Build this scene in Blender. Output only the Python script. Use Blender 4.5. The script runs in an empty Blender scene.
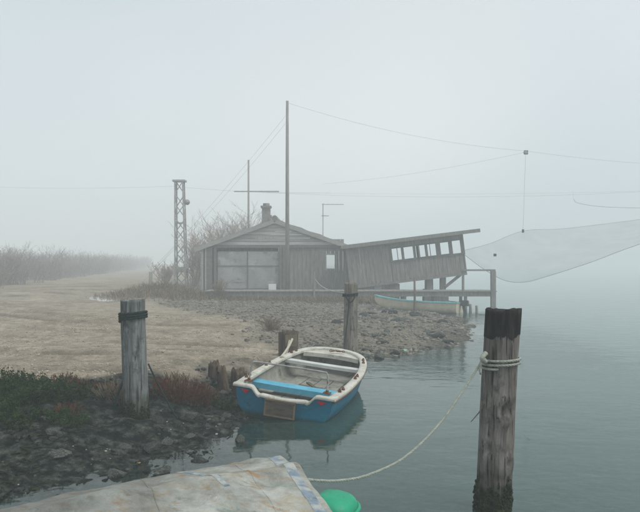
import bpy, math, random
import numpy as np
from mathutils import Vector, Matrix

random.seed(7)
rng = np.random.default_rng(7)
R = math.radians
sc = bpy.context.scene
COL = sc.collection

# ------------------------------------------------------------------ camera
EYE = 1.85            # metres above the water
FPX = 650.0           # focal length in pixels of the 640 px wide photograph
HOR = 262.0           # row of the horizon in the photograph
cam_d = bpy.data.cameras.new('camera')
cam = bpy.data.objects.new('camera', cam_d)
COL.objects.link(cam)
cam.location = (0, 0, EYE)
cam.rotation_euler = (R(90), 0, 0)
cam_d.sensor_width = 36.0
cam_d.lens = 36.0 * FPX / 640.0
cam_d.shift_y = (HOR - 256.0) / 640.0
cam_d.clip_start = 0.05
cam_d.clip_end = 3000
sc.camera = cam

# ------------------------------------------------------------------ sky, sun
SUN_EL, SUN_AZ = 56.0, 112.0        # azimuth clockwise from the view direction
w = bpy.data.worlds.new('World')
sc.world = w
w.use_nodes = True
nt = w.node_tree
nt.nodes.clear()
sky = nt.nodes.new('ShaderNodeTexSky')
sky.sky_type = 'NISHITA'
sky.sun_disc = False
sky.sun_elevation = R(SUN_EL)
sky.sun_rotation = R(SUN_AZ)
sky.air_density = 1.0
sky.dust_density = 4.0
hs = nt.nodes.new('ShaderNodeHueSaturation')
hs.inputs['Saturation'].default_value = 0.6
bgn = nt.nodes.new('ShaderNodeBackground')
bgn.inputs['Strength'].default_value = 0.085
wo = nt.nodes.new('ShaderNodeOutputWorld')
nt.links.new(sky.outputs[0], hs.inputs['Color'])
cloud = nt.nodes.new('ShaderNodeMix')          # even overcast layer over the sky
cloud.data_type = 'RGBA'
cloud.inputs[0].default_value = 0.7
tcw = nt.nodes.new('ShaderNodeTexCoord')
cmap = nt.nodes.new('ShaderNodeMapping')
cmap.inputs['Location'].default_value = (0.62, 0.35, 0.2)
cmap.inputs['Scale'].default_value = (-1, 1, 1)
cn = nt.nodes.new('ShaderNodeTexNoise')          # soft thick and thin places of the cloud
cn.inputs['Scale'].default_value = 1.5
cn.inputs['Detail'].default_value = 1.5
cr = nt.nodes.new('ShaderNodeValToRGB')
cr.color_ramp.elements[0].position = 0.32
cr.color_ramp.elements[0].color = (0.50, 0.59, 0.635, 1)
cr.color_ramp.elements[1].position = 0.66
cr.color_ramp.elements[1].color = (0.78, 0.79, 0.775, 1)
csc = nt.nodes.new('ShaderNodeVectorMath')
csc.operation = 'SCALE'
csc.inputs['Scale'].default_value = 10.0
nt.links.new(tcw.outputs['Generated'], cmap.inputs[0])
nt.links.new(cmap.outputs[0], cn.inputs['Vector'])
nt.links.new(cn.outputs[0], cr.inputs[0])
nt.links.new(cr.outputs[0], csc.inputs[0])
nt.links.new(csc.outputs[0], cloud.inputs[7])
nt.links.new(hs.outputs[0], cloud.inputs[6])
nt.links.new(cloud.outputs[2], bgn.inputs[0])
nt.links.new(bgn.outputs[0], wo.inputs[0])

sun_d = bpy.data.lights.new('sun', 'SUN')
sun_d.energy = 1.3
sun_d.angle = R(40)
sun_d.color = (1.0, 0.97, 0.92)
sun = bpy.data.objects.new('sun', sun_d)
COL.objects.link(sun)
el, az = R(SUN_EL), R(SUN_AZ)
to_sun = Vector((math.sin(az) * math.cos(el), math.cos(az) * math.cos(el), math.sin(el)))
sun.rotation_euler = (-to_sun).to_track_quat('-Z', 'Y').to_euler()
sun.location = (20, 40, 60)

sc.view_settings.view_transform = 'Standard'
sc.view_settings.look = 'None'
sc.view_settings.exposure = 0.68
sc.view_settings.gamma = 1.0
sc.render.engine = 'CYCLES'
sc.cycles.max_bounces = 8
sc.cycles.diffuse_bounces = 3
sc.cycles.glossy_bounces = 3
sc.cycles.transparent_max_bounces = 24
sc.cycles.volume_bounces = 6
sc.cycles.use_denoising = True

HAZE_DENSITY = 0.0098


# ------------------------------------------------------------------ helpers
def P(px, py, Y):
    """a point seen at pixel (px, py) whose distance Y is known from what it touches"""
    return Vector(((px - 320.0) / FPX * Y, Y, EYE - (py - HOR) / FPX * Y))


def _hash(ix, iy, iz, s):
    h = (ix * 374761393 + iy * 668265263 + iz * 2147483647 + s * 1274126177) & 0xFFFFFFFF
    h = ((h ^ (h >> 13)) * 1274126177) & 0xFFFFFFFF
    h = h ^ (h >> 16)
    return (h & 0xFFFF) / 65535.0


def vnoise(x, y, z=0.0, s=0):
    x, y, z = np.broadcast_arrays(np.asarray(x, float), np.asarray(y, float), np.asarray(z, float))
    xi, yi, zi = np.floor(x).astype(np.int64), np.floor(y).astype(np.int64), np.floor(z).astype(np.int64)
    fx, fy, fz = x - xi, y - yi, z - zi
    fx, fy, fz = [f * f * (3 - 2 * f) for f in (fx, fy, fz)]
    out = 0
    for a in (0, 1):
        for b in (0, 1):
            for c in (0, 1):
                wgt = (fx if a else 1 - fx) * (fy if b else 1 - fy) * (fz if c else 1 - fz)
                out = out + wgt * _hash(xi + a, yi + b, zi + c, s)
    return out * 2 - 1


def fbm(x, y, z=0.0, o=4, s=0):
    t, a, f = 0, 1.0, 1.0
    for i in range(o):
        t = t + a * vnoise(np.asarray(x) * f, np.asarray(y) * f, np.asarray(z) * f, s + i * 17)
        a *= 0.5
        f *= 2.03
    return t


def sstep(a, b, x):
    t = np.clip((np.asarray(x, float) - a) / (b - a), 0, 1)
    return t * t * (3 - 2 * t)


class MB:
    """collects shapes that become ONE mesh"""

    def __init__(self):
        self.v, self.f, self.n = [], [], 0

    def add(self, verts, faces):
        self.v.extend([tuple(map(float, p)) for p in verts])
        self.f.extend([tuple(int(i) + self.n for i in fc) for fc in faces])
        self.n += len(verts)
        return self

    def box(self, c, s, rot=None, taper=1.0):
        c = Vector(c)
        hx, hy, hz = s[0] / 2, s[1] / 2, s[2] / 2
        vs = []
        for dz in (-1, 1):
            k = taper if dz > 0 else 1.0
            for dx, dy in ((-1, -1), (1, -1), (1, 1), (-1, 1)):
                p = Vector((dx * hx * k, dy * hy * k, dz * hz))
                if rot is not None:
                    p = rot @ p
                vs.append(c + p)
        fs = [(3, 2, 1, 0), (4, 5, 6, 7), (0, 1, 5, 4), (1, 2, 6, 5), (2, 3, 7, 6), (3, 0, 4, 7)]
        return self.add(vs, fs)

    def beam(self, a, b, wdt, hgt):
        """a square timber from a to b"""
        a, b = Vector(a), Vector(b)
        d = (b - a)
        L = d.length
        d.normalize()
        up = Vector((0, 0, 1)) if abs(d.z) < 0.95 else Vector((0, 1, 0))
        s = d.cross(up).normalized()
        u = s.cross(d).normalized()
        rot = Matrix((s, d, u)).transposed()
        return self.box((a + b) / 2, (wdt, L, hgt), rot)

    def tube(self, pts, r, n=8, cap=True):
        pts = [Vector(p) for p in pts]
        rs = r if hasattr(r, '__len__') else [r] * len(pts)
        vs, fs = [], []
        prev = None
        for i, p in enumerate(pts):
            d = (pts[min(i + 1, len(pts) - 1)] - pts[max(i - 1, 0)])
            if d.length < 1e-9:
                d = Vector((0, 0, 1))
            d.normalize()
            if prev is None:
                a = Vector((0, 0, 1)) if abs(d.z) < 0.9 else Vector((1, 0, 0))
                s = d.cross(a).normalized()
            else:
                s = (prev - d * prev.dot(d))
                s = s.normalized() if s.length > 1e-6 else d.orthogonal().normalized()
            prev = s
            u = d.cross(s)
            for k in range(n):
                t = 2 * math.pi * k / n
                vs.append(p + (s * math.cos(t) + u * math.sin(t)) * rs[i])
        for i in range(len(pts) - 1):
            for k in range(n):
                k2 = (k + 1) % n
                fs.append((i * n + k, i * n + k2, (i + 1) * n + k2, (i + 1) * n + k))
        if cap:
            fs.append(tuple(range(n - 1, -1, -1)))
            fs.append(tuple(range((len(pts) - 1) * n, len(pts) * n)))
        return self.add(vs, fs)

    def grid(self, pts, closed_u=False):
        """pts[i][j] points"""
        ni, nj = len(pts), len(pts[0])
        vs = [p for row in pts for p in row]
        fs = []
        for i in range(ni - 1):
            for j in range(nj - 1 + (1 if closed_u else 0)):
                j2 = (j + 1) % nj
                fs.append((i * nj + j, i * nj + j2, (i + 1) * nj + j2, (i + 1) * nj + j))
        return self.add(vs, fs)

    def build(self, name, mat, parent=None, smooth=False):
        return mk(name, self.v, self.f, mat, parent, smooth)


def mk(name, v, f, mat, parent=None, smooth=False):
    me = bpy.data.meshes.new(name)
    me.from_pydata([tuple(p) for p in v], [], f)
    if smooth:
        me.polygons.foreach_set('use_smooth', [True] * len(me.polygons))
    if mat is not None:
        me.materials.append(mat)
    me.update()
    o = bpy.data.objects.new(name, me)
    COL.objects.link(o)
    if parent is not None:
        o.parent = parent
    return o


def mk_np(name, v, f, mat, parent=None, smooth=False):
    """v (N,3) and triangles f (M,3) as arrays"""
    me = bpy.data.meshes.new(name)
    v = np.asarray(v, np.float32)
    f = np.asarray(f, np.int32)
    k = f.shape[1]
    me.vertices.add(len(v))
    me.vertices.foreach_set('co', v.ravel())
    me.loops.add(f.size)
    me.loops.foreach_set('vertex_index', f.ravel())
    me.polygons.add(len(f))
    me.polygons.foreach_set('loop_start', np.arange(0, f.size, k, dtype=np.int32))
    if smooth:
        me.polygons.foreach_set('use_smooth', np.ones(len(f), bool))
    me.update(calc_edges=True)
    me.validate()
    if mat is not None:
        me.materials.append(mat)
    o = bpy.data.objects.new(name, me)
    COL.objects.link(o)
    if parent is not None:
        o.parent = parent
    return o


def tag(o, label=None, cat=None, group=None, kind=None):
    if label:
        o['label'] = label
    if cat:
        o['category'] = cat
    if group:
        o['group'] = group
    if kind:
        o['kind'] = kind
    return o


def empty(name, loc=(0, 0, 0), rot=(0, 0, 0)):
    o = bpy.data.objects.new(name, None)
    o.empty_display_size = 0.2
    COL.objects.link(o)
    o.location = loc
    o.rotation_euler = rot
    return o


def catenary(a, b, sag, n=24):
    a, b = Vector(a), Vector(b)
    return [a.lerp(b, i / n) - Vector((0, 0, sag * 4 * (i / n) * (1 - i / n))) for i in range(n + 1)]


def smooth_path(pts, n=10):
    """Catmull-Rom through the points"""
    pts = [Vector(p) for p in pts]
    q = [pts[0] * 2 - pts[1]] + pts + [pts[-1] * 2 - pts[-2]]
    out = []
    for i in range(1, len(q) - 2):
        for k in range(n):
            t = k / n
            p0, p1, p2, p3 = q[i - 1], q[i], q[i + 1], q[i + 2]
            out.append(0.5 * ((2 * p1) + (p2 - p0) * t + (2 * p0 - 5 * p1 + 4 * p2 - p3) * t * t
                              + (3 * p1 - p0 - 3 * p2 + p3) * t * t * t))
    out.append(pts[-1])
    return out


# ------------------------------------------------------------------ materials
def nodes_of(name):
    m = bpy.data.materials.new(name)
    m.use_nodes = True
    t = m.node_tree
    t.nodes.clear()
    out = t.nodes.new('ShaderNodeOutputMaterial')
    b = t.nodes.new('ShaderNodeBsdfPrincipled')
    t.links.new(b.outputs[0], out.inputs[0])
    return m, t, b, out


def N(t, kind, **kw):
    n = t.nodes.new(kind)
    for k, v in kw.items():
        if k in n.inputs:
            n.inputs[k].default_value = v
        else:
            setattr(n, k, v)
    return n


def ramp(t, stops):
    n = t.nodes.new('ShaderNodeValToRGB')
    e = n.color_ramp.elements
    while len(e) < len(stops):
        e.new(0.5)
    for el_, (p, c) in zip(e, stops):
        el_.position = p
        el_.color = (c[0], c[1], c[2], 1) if hasattr(c, '__len__') else (c, c, c, 1)
    return n


def mixc(t, fac, a, b, mode='MIX'):
    n = t.nodes.new('ShaderNodeMix')
    n.data_type = 'RGBA'
    n.blend_type = mode
    for sock, val in ((n.inputs[0], fac), (n.inputs[6], a), (n.inputs[7], b)):
        if hasattr(val, 'default_value') or isinstance(val, bpy.types.NodeSocket):
            t.links.new(val, sock)
        elif hasattr(val, '__len__'):
            sock.default_value = (val[0], val[1], val[2], 1)
        else:
            sock.default_value = val
    return n.outputs[2]


def coords(t, scale=(1, 1, 1), kind='Object'):
    tc = t.nodes.new('ShaderNodeTexCoord')
    mp = t.nodes.new('ShaderNodeMapping')
    mp.inputs['Scale'].default_value = scale
    t.links.new(tc.outputs[kind], mp.inputs[0])
    return mp.outputs[0]


def nmat(name, cols, scale=6, stretch=(1, 1, 1), rough=0.8, bump=0.3, bscale=30, dist=0.01,
         spots=None, rand=0.0, spec=0.10):
    """noise-mottled material; spots = (colour, scale, threshold, strength)"""
    m, t, b, out = nodes_of(name)
    co = coords(t, stretch)
    n1 = N(t, 'ShaderNodeTexNoise', Scale=scale, Detail=8.0, Roughness=0.62)
    t.links.new(co, n1.inputs['Vector'])
    k = len(cols)
    rp = ramp(t, [(0.3 + 0.4 * i / max(1, k - 1), c) for i, c in enumerate(cols)])
    t.links.new(n1.outputs[0], rp.inputs[0])
    c = rp.outputs[0]
    if spots:
        for (sc_, ss, th, st) in spots:
            n2 = N(t, 'ShaderNodeTexNoise', Scale=ss, Detail=7.0, Roughness=0.65)
            co2 = coords(t)
            t.links.new(co2, n2.inputs['Vector'])
            r2 = ramp(t, [(th, 0.0), (min(1, th + 0.12), st)])
            t.links.new(n2.outputs[0], r2.inputs[0])
            c = mixc(t, r2.outputs[0], c, sc_)
    if rand > 0:
        oi = t.nodes.new('ShaderNodeObjectInfo')
        r3 = ramp(t, [(0, 1 - rand), (1, 1 + rand)])
        t.links.new(oi.outputs['Random'], r3.inputs[0])
        c = mixc(t, 1.0, c, r3.outputs[0], 'MULTIPLY')
    t.links.new(c, b.inputs['Base Color'])
    b.inputs['Roughness'].default_value = rough
    b.inputs['Specular IOR Level'].default_value = spec
    if bump > 0:
        n3 = N(t, 'ShaderNodeTexNoise', Scale=bscale, Detail=6.0, Roughness=0.6)
        t.links.new(co, n3.inputs['Vector'])
        bp = N(t, 'ShaderNodeBump', Strength=bump, Distance=dist)
        t.links.new(n3.outputs[0], bp.inputs['Height'])
        t.links.new(bp.outputs[0], b.inputs['Normal'])
    return m


M = {}
M['blue'] = None            # built below
M['thwart_blue'] = nmat('thwart_blue_paint', [(0.06, 0.26, 0.38), (0.09, 0.34, 0.47), (0.13, 0.39, 0.52)], 5, rough=0.55, bump=0.2,
                        spots=[((0.2, 0.25, 0.26), 14, 0.62, 0.6)])
M['cap_white'] = nmat('weathered_white_gelcoat', [(0.34, 0.33, 0.28), (0.46, 0.455, 0.40), (0.54, 0.54, 0.49)], 5, rough=0.55, bump=0.2,
                      spots=[((0.22, 0.19, 0.14), 6, 0.54, 0.6), ((0.14, 0.10, 0.06), 14, 0.6, 0.85), ((0.06, 0.06, 0.05), 34, 0.6, 0.85)])
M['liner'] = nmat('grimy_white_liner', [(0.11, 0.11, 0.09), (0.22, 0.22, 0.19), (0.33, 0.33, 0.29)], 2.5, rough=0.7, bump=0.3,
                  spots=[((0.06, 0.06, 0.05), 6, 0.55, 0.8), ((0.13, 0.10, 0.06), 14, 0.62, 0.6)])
M['thwart_white'] = nmat('thwart_white_paint', [(0.40, 0.42, 0.40), (0.55, 0.57, 0.55)], 7, rough=0.55, bump=0.15,
                         spots=[((0.25, 0.2, 0.15), 18, 0.66, 0.6)])
M['rust'] = nmat('rusty_metal', [(0.05, 0.025, 0.015), (0.14, 0.06, 0.03), (0.2, 0.14, 0.1)], 20, rough=0.85, bump=0.5, bscale=60)
M['steel'] = nmat('dull_steel_tube', [(0.2, 0.2, 0.19), (0.38, 0.38, 0.37)], 16, rough=0.45, bump=0.1,
                  spots=[((0.13, 0.06, 0.03), 22, 0.58, 0.9)])
M['red'] = nmat('red_reflector', [(0.40, 0.008, 0.015), (0.5, 0.015, 0.025)], 8, rough=0.35, bump=0.05)
M['plate'] = nmat('worn_plywood_plate', [(0.05, 0.045, 0.035), (0.10, 0.085, 0.065), (0.15, 0.12, 0.09)], 8, (1, 1, 3), rough=0.9, bump=0.4)
M['plate_edge'] = nmat('worn_plywood_edge', [(0.13, 0.10, 0.07), (0.2, 0.16, 0.11)], 12, rough=0.9, bump=0.3)
M['tar'] = nmat('tarred_wood', [(0.008, 0.008, 0.008), (0.022, 0.02, 0.018), (0.05, 0.045, 0.04)], 9, (3, 3, 0.6), rough=0.85, bump=0.7, bscale=14, dist=0.02)
M['rope_pale'] = nmat('pale_rope', [(0.24, 0.26, 0.22), (0.42, 0.44, 0.38)], 40, rough=0.95, bump=0.6, bscale=120)
M['rope_white'] = nmat('white_rope', [(0.36, 0.33, 0.25), (0.55, 0.52, 0.43)], 40, rough=0.95, bump=0.6, bscale=120)
M['rope_dark'] = nmat('dark_rope', [(0.008, 0.018, 0.018), (0.03, 0.045, 0.042)], 40, rough=0.95, bump=0.6, bscale=120)
M['stone'] = nmat('shore_stone', [(0.008, 0.0105, 0.0095), (0.04, 0.046, 0.041), (0.13, 0.135, 0.115)], 7, rough=0.8, bump=0.6, bscale=22, rand=0.5)
M['rubble'] = nmat('mudflat_rubble', [(0.05, 0.047, 0.039), (0.155, 0.145, 0.122), (0.31, 0.29, 0.245)], 3.5, rough=0.9, bump=0.5, bscale=30)
M['bank_rubble'] = nmat('dark_bank_rubble', [(0.002, 0.0035, 0.003), (0.022, 0.028, 0.024), (0.11, 0.115, 0.095)], 5, rough=0.75, bump=0.6, bscale=30)
M['gravel'] = nmat('pale_shell_gravel', [(0.17, 0.14, 0.105), (0.32, 0.275, 0.215), (0.5, 0.45, 0.38)], 9, rough=0.95, bump=0.3)
M['weed'] = nmat('dark_green_leaves', [(0.006, 0.016, 0.004), (0.018, 0.04, 0.010), (0.055, 0.078, 0.022)], 9, rough=0.6, bump=0)
M['redweed'] = nmat('red_glasswort', [(0.045, 0.016, 0.010), (0.10, 0.036, 0.02), (0.14, 0.075, 0.042)], 9, rough=0.8, bump=0)
M['dryweed'] = nmat('dry_brown_stems', [(0.09, 0.07, 0.045), (0.17, 0.13, 0.085), (0.23, 0.185, 0.12)], 5, rough=0.9, bump=0)
M['algae'] = nmat('wet_algae', [(0.005, 0.009, 0.004), (0.014, 0.022, 0.008), (0.03, 0.04, 0.012)], 14, rough=0.6, bump=0.4)
M['twig'] = nmat('bare_twigs', [(0.22, 0.16, 0.14), (0.32, 0.24, 0.21)], 3, rough=0.9, bump=0)
M['thick'] = nmat('thicket_twigs', [(0.22, 0.2, 0.19), (0.31, 0.275, 0.26)], 2, rough=0.9, bump=0)
M['board'] = nmat('weathered_dark_boards', [(0.15, 0.142, 0.13), (0.215, 0.205, 0.188), (0.3, 0.285, 0.265)], 4, (3, 3, 0.5), rough=0.9, bump=0.5)
M['paleboard'] = nmat('faded_pale_boards', [(0.33, 0.325, 0.305), (0.43, 0.425, 0.4), (0.5, 0.5, 0.47)], 2, (0.6, 1, 4), rough=0.9, bump=0.4)
M['roof'] = nmat('roofing_felt', [(0.17, 0.165, 0.155), (0.23, 0.225, 0.21), (0.3, 0.29, 0.275)], 2.5, rough=0.95, bump=0.4)
M['trim'] = nmat('grey_trim_timber', [(0.26, 0.26, 0.245), (0.35, 0.35, 0.33)], 5, (1, 1, 3), rough=0.85, bump=0.3)
M['frame'] = nmat('dark_frame_timber', [(0.11, 0.105, 0.095), (0.17, 0.16, 0.145)], 6, rough=0.85, bump=0.3)
M['concrete'] = nmat('stained_concrete', [(0.12, 0.115, 0.105), (0.2, 0.19, 0.175), (0.27, 0.26, 0.24)], 4, rough=0.95, bump=0.4)
M['pilewood'] = nmat('dark_pier_timber', [(0.15, 0.145, 0.135), (0.21, 0.2, 0.185), (0.27, 0.26, 0.24)], 5, (3, 3, 0.6), rough=0.9, bump=0.5)
M['galv'] = nmat('dull_galvanised_steel', [(0.25, 0.25, 0.245), (0.34, 0.34, 0.335)], 5, rough=0.6, bump=0.2,
                 spots=[((0.11, 0.055, 0.035), 7, 0.55, 0.8)])
M['wire'] = nmat('dark_wire', [(0.14, 0.14, 0.14), (0.2, 0.2, 0.2)], 5, rough=0.6, bump=0)
M['cream'] = nmat('cream_boat_paint', [(0.40, 0.37, 0.27), (0.52, 0.49, 0.38)], 5, rough=0.6, bump=0.2,
                  spots=[((0.2, 0.18, 0.12), 8, 0.6, 0.6)])
M['turq'] = nmat('turquoise_boat_paint', [(0.12, 0.36, 0.38), (0.2, 0.47, 0.48)], 5, rough=0.6, bump=0.2)
M['motor'] = nmat('dark_motor_plastic', [(0.03, 0.03, 0.03), (0.06, 0.06, 0.06)], 5, rough=0.5, bump=0.1)
M['greenp'] = nmat('green_plastic', [(0.008, 0.24, 0.125), (0.012, 0.30, 0.165), (0.02, 0.34, 0.19)], 4, rough=0.5, bump=0.2,
                   spots=[((0.05, 0.14, 0.09), 10, 0.55, 0.7), ((0.03, 0.05, 0.04), 30, 0.62, 0.7)], spec=0.3)
M['hullgrey'] = nmat('grey_hull_paint', [(0.16, 0.17, 0.16), (0.25, 0.26, 0.25)], 5, rough=0.6, bump=0.2)


def hull_paint(name):
    """old blue gelcoat: chalky patches, scratches along the side, weed line at the water"""
    m, t, b, out = nodes_of(name)
    co = coords(t)
    n1 = N(t, 'ShaderNodeTexNoise', Scale=3.0, Detail=8.0, Roughness=0.6)
    t.links.new(co, n1.inputs['Vector'])
    r1 = ramp(t, [(0.3, (0.0, 0.09, 0.155)), (0.5, (0.0, 0.125, 0.21)), (0.7, (0.0005, 0.15, 0.245))])
    t.links.new(n1.outputs[0], r1.inputs[0])
    c = r1.outputs[0]
    cs = coords(t, (1, 1, 14))
    n2 = N(t, 'ShaderNodeTexNoise', Scale=5.0, Detail=8.0, Roughness=0.7)
    t.links.new(cs, n2.inputs['Vector'])
    r2 = ramp(t, [(0.57, 0.0), (0.68, 0.55)])
    t.links.new(n2.outputs[0], r2.inputs[0])
    c = mixc(t, r2.outputs[0], c, (0.10, 0.22, 0.28))
    n3 = N(t, 'ShaderNodeTexNoise', Scale=13.0, Detail=8.0, Roughness=0.7)
    t.links.new(co, n3.inputs['Vector'])
    r3 = ramp(t, [(0.57, 0.0), (0.68, 0.75)])
    t.links.new(n3.outputs[0], r3.inputs[0])
    c = mixc(t, r3.outputs[0], c, (0.006, 0.05, 0.075))
    sp = N(t, 'ShaderNodeSeparateXYZ')
    t.links.new(co, sp.inputs[0])
    ad = N(t, 'ShaderNodeMath', operation='MULTIPLY_ADD')
    t.links.new(n3.outputs[0], ad.inputs[0])
    ad.inputs[1].default_value = 0.09
    t.links.new(sp.outputs[2], ad.inputs[2])
    mr = N(t, 'ShaderNodeMapRange')
    t.links.new(ad.outputs[0], mr.inputs[0])
    mr.inputs[1].default_value = 0.04
    mr.inputs[2].default_value = 0.115
    mr.inputs[3].default_value = 0.9
    mr.inputs[4].default_value = 0.0
    c = mixc(t, mr.outputs[0], c, (0.014, 0.032, 0.022))
    t.links.new(c, b.inputs['Base Color'])
    b.inputs['Roughness'].default_value = 0.45
    b.inputs['Specular IOR Level'].default_value = 0.2
    bp = N(t, 'ShaderNodeBump', Strength=0.15, Distance=0.01)
    t.links.new(n3.outputs[0], bp.inputs['Height'])
    t.links.new(bp.outputs[0], b.inputs['Normal'])
    return m


M['blue'] = hull_paint('blue_gelcoat')


def wood_mat(name, cols, algae_top, tint=(0.022, 0.028, 0.010)):
    """weathered round timber: streaks along the grain, weed stain near the foot"""
    m, t, b, out = nodes_of(name)
    co = coords(t, (9, 9, 0.9))
    co1 = coords(t, (1, 1, 1))
    n1 = N(t, 'ShaderNodeTexNoise', Scale=2.2, Detail=10.0, Roughness=0.68)
    t.links.new(co, n1.inputs['Vector'])
    rp = ramp(t, [(0.28, cols[0]), (0.47, cols[1]), (0.6, cols[2]), (0.75, cols[3])])
    t.links.new(n1.outputs[0], rp.inputs[0])
    n2 = N(t, 'ShaderNodeTexNoise', Scale=7.0, Detail=8.0, Roughness=0.7)
    t.links.new(co1, n2.inputs['Vector'])
    r2 = ramp(t, [(0.52, 0.0), (0.66, 0.75)])
    t.links.new(n2.outputs[0], r2.inputs[0])
    c = mixc(t, r2.outputs[0], rp.outputs[0], (0.05, 0.052, 0.048))
    # fine dark checks
    n4 = N(t, 'ShaderNodeTexNoise', Scale=9.0, Detail=6.0, Roughness=0.6)
    co4 = coords(t, (7, 7, 0.25))
    t.links.new(co4, n4.inputs['Vector'])
    r4 = ramp(t, [(0.36, 0.85), (0.42, 0.0)])
    t.links.new(n4.outputs[0], r4.inputs[0])
    c = mixc(t, r4.outputs[0], c, (0.018, 0.016, 0.013))
    # stain climbing from the waterline, ragged
    sp = N(t, 'ShaderNodeSeparateXYZ')
    t.links.new(co1, sp.inputs[0])
    n3 = N(t, 'ShaderNodeTexNoise', Scale=9.0, Detail=6.0)
    t.links.new(co1, n3.inputs['Vector'])
    ad = N(t, 'ShaderNodeMath', operation='MULTIPLY_ADD')
    t.links.new(n3.outputs[0], ad.inputs[0])
    ad.inputs[1].default_value = 0.6
    t.links.new(sp.outputs[2], ad.inputs[2])
    mr = N(t, 'ShaderNodeMapRange')
    t.links.new(ad.outputs[0], mr.inputs[0])
    mr.inputs[1].default_value = algae_top + 0.12
    mr.inputs[2].default_value = algae_top + 0.42
    mr.inputs[3].default_value = 0.95
    mr.inputs[4].default_value = 0.0
    c = mixc(t, mr.outputs[0], c, tint)
    t.links.new(c, b.inputs['Base Color'])
    b.inputs['Roughness'].default_value = 0.88
    b.inputs['Specular IOR Level'].default_value = 0.08
    bp = N(t, 'ShaderNodeBump', Strength=0.7, Distance=0.012)
    t.links.new(n1.outputs[0], bp.inputs['Height'])
    bp2 = N(t, 'ShaderNodeBump', Strength=0.8, Distance=0.01)
    t.links.new(r4.outputs[0], bp2.inputs['Height'])
    bp2.invert = True
    t.links.new(bp.outputs[0], bp2.inputs['Normal'])
    t.links.new(bp2.outputs[0], b.inputs['Normal'])
    return m


M['post_grey'] = wood_mat('blue_grey_post_wood', [(0.05, 0.055, 0.055), (0.13, 0.14, 0.14), (0.20, 0.215, 0.21), (0.29, 0.30, 0.29)], 0.18, (0.028, 0.032, 0.012))
M['post_brown'] = wood_mat('brown_grey_post_wood', [(0.045, 0.04, 0.036), (0.125, 0.11, 0.10), (0.20, 0.182, 0.17), (0.29, 0.272, 0.257)], 0.30, (0.012, 0.016, 0.006))
M['post_tan'] = wood_mat('tan_grey_post_wood', [(0.06, 0.052, 0.045), (0.15, 0.135, 0.115), (0.22, 0.2, 0.17), (0.3, 0.28, 0.24)], -0.3)
M['stump'] = wood_mat('rotten_stump_wood', [(0.025, 0.02, 0.016), (0.07, 0.052, 0.038), (0.12, 0.088, 0.06), (0.18, 0.135, 0.095)], -0.25)


def ground_material():
    m, t, b, out = nodes_of('shore_ground')
    tc = t.nodes.new('ShaderNodeTexCoord')
    co = tc.outputs['Object']
    at = N(t, 'ShaderNodeAttribute', attribute_name='zone')
    sp = N(t, 'ShaderNodeSeparateColor')
    t.links.new(at.outputs['Color'], sp.inputs[0])     # R sand, G bank mud, B rut
    nA = N(t, 'ShaderNodeTexNoise', Scale=0.55, Detail=9.0, Roughness=0.65)
    nB = N(t, 'ShaderNodeTexNoise', Scale=9.0, Detail=9.0, Roughness=0.7)
    nC = N(t, 'ShaderNodeTexNoise', Scale=45.0, Detail=6.0, Roughness=0.75)
    nV = N(t, 'ShaderNodeTexVoronoi', Scale=38.0)
    for n in (nA, nB, nC, nV):
        t.links.new(co, n.inputs['Vector'])
    sandr = ramp(t, [(0.3, (0.19, 0.163, 0.123)), (0.5, (0.262, 0.226, 0.174)), (0.7, (0.33, 0.292, 0.232))])
    t.links.new(nA.outputs[0], sandr.inputs[0])
    gr = ramp(t, [(0.3, (0.55, 0.55, 0.55)), (0.5, (0.95, 0.95, 0.95)), (0.72, (1.35, 1.35, 1.35))])
    t.links.new(nC.outputs[0], gr.inputs[0])
    sand = mixc(t, 1.0, sandr.outputs[0], gr.outputs[0], 'MULTIPLY')
    mb = ramp(t, [(0.32, 0.7), (0.6, 1.15)])
    t.links.new(nB.outputs[0], mb.inputs[0])
    sand = mixc(t, 1.0, sand, mb.outputs[0], 'MULTIPLY')
    nD = N(t, 'ShaderNodeTexNoise', Scale=2.6, Detail=10.0, Roughness=0.75)
    t.links.new(co, nD.inputs['Vector'])
    md2 = ramp(t, [(0.34, 0.62), (0.52, 1.0), (0.68, 1.28)])
    t.links.new(nD.outputs[0], md2.inputs[0])
    sand = mixc(t, 1.0, sand, md2.outputs[0], 'MULTIPLY')
    sand = mixc(t, sp.outputs[2], sand, (0.10, 0.085, 0.065))
    mudr = ramp(t, [(0.32, (0.001, 0.002, 0.0016)), (0.47, (0.008, 0.012, 0.0095)), (0.57, (0.035, 0.043, 0.036)), (0.7, (0.10, 0.108, 0.09))])
    t.links.new(nB.outputs[0], mudr.inputs[0])
    flatr = ramp(t, [(0.3, (0.075, 0.068, 0.055)), (0.5, (0.15, 0.135, 0.108)), (0.7, (0.235, 0.212, 0.172))])
    t.links.new(nB.outputs[0], flatr.inputs[0])
    c = mixc(t, sp.outputs[0], flatr.outputs[0], sand)
    c = mixc(t, sp.outputs[1], c, mudr.outputs[0])
    t.links.new(c, b.inputs['Base Color'])
    rr = N(t, 'ShaderNodeMapRange')
    t.links.new(sp.outputs[1], rr.inputs[0])
    rr.inputs[3].default_value = 0.95
    rr.inputs[4].default_value = 0.8
    t.links.new(rr.outputs[0], b.inputs['Roughness'])
    b.inputs['Specular IOR Level'].default_value = 0.06
    b1 = N(t, 'ShaderNodeBump', Strength=0.6, Distance=0.03)
    t.links.new(nB.outputs[0], b1.inputs['Height'])
    b2 = N(t, 'ShaderNodeBump', Strength=0.5, Distance=0.008)
    t.links.new(nC.outputs[0], b2.inputs['Height'])
    t.links.new(b1.outputs[0], b2.inputs['Normal'])
    t.links.new(b2.outputs[0], b.inputs['Normal'])
    return m


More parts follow.
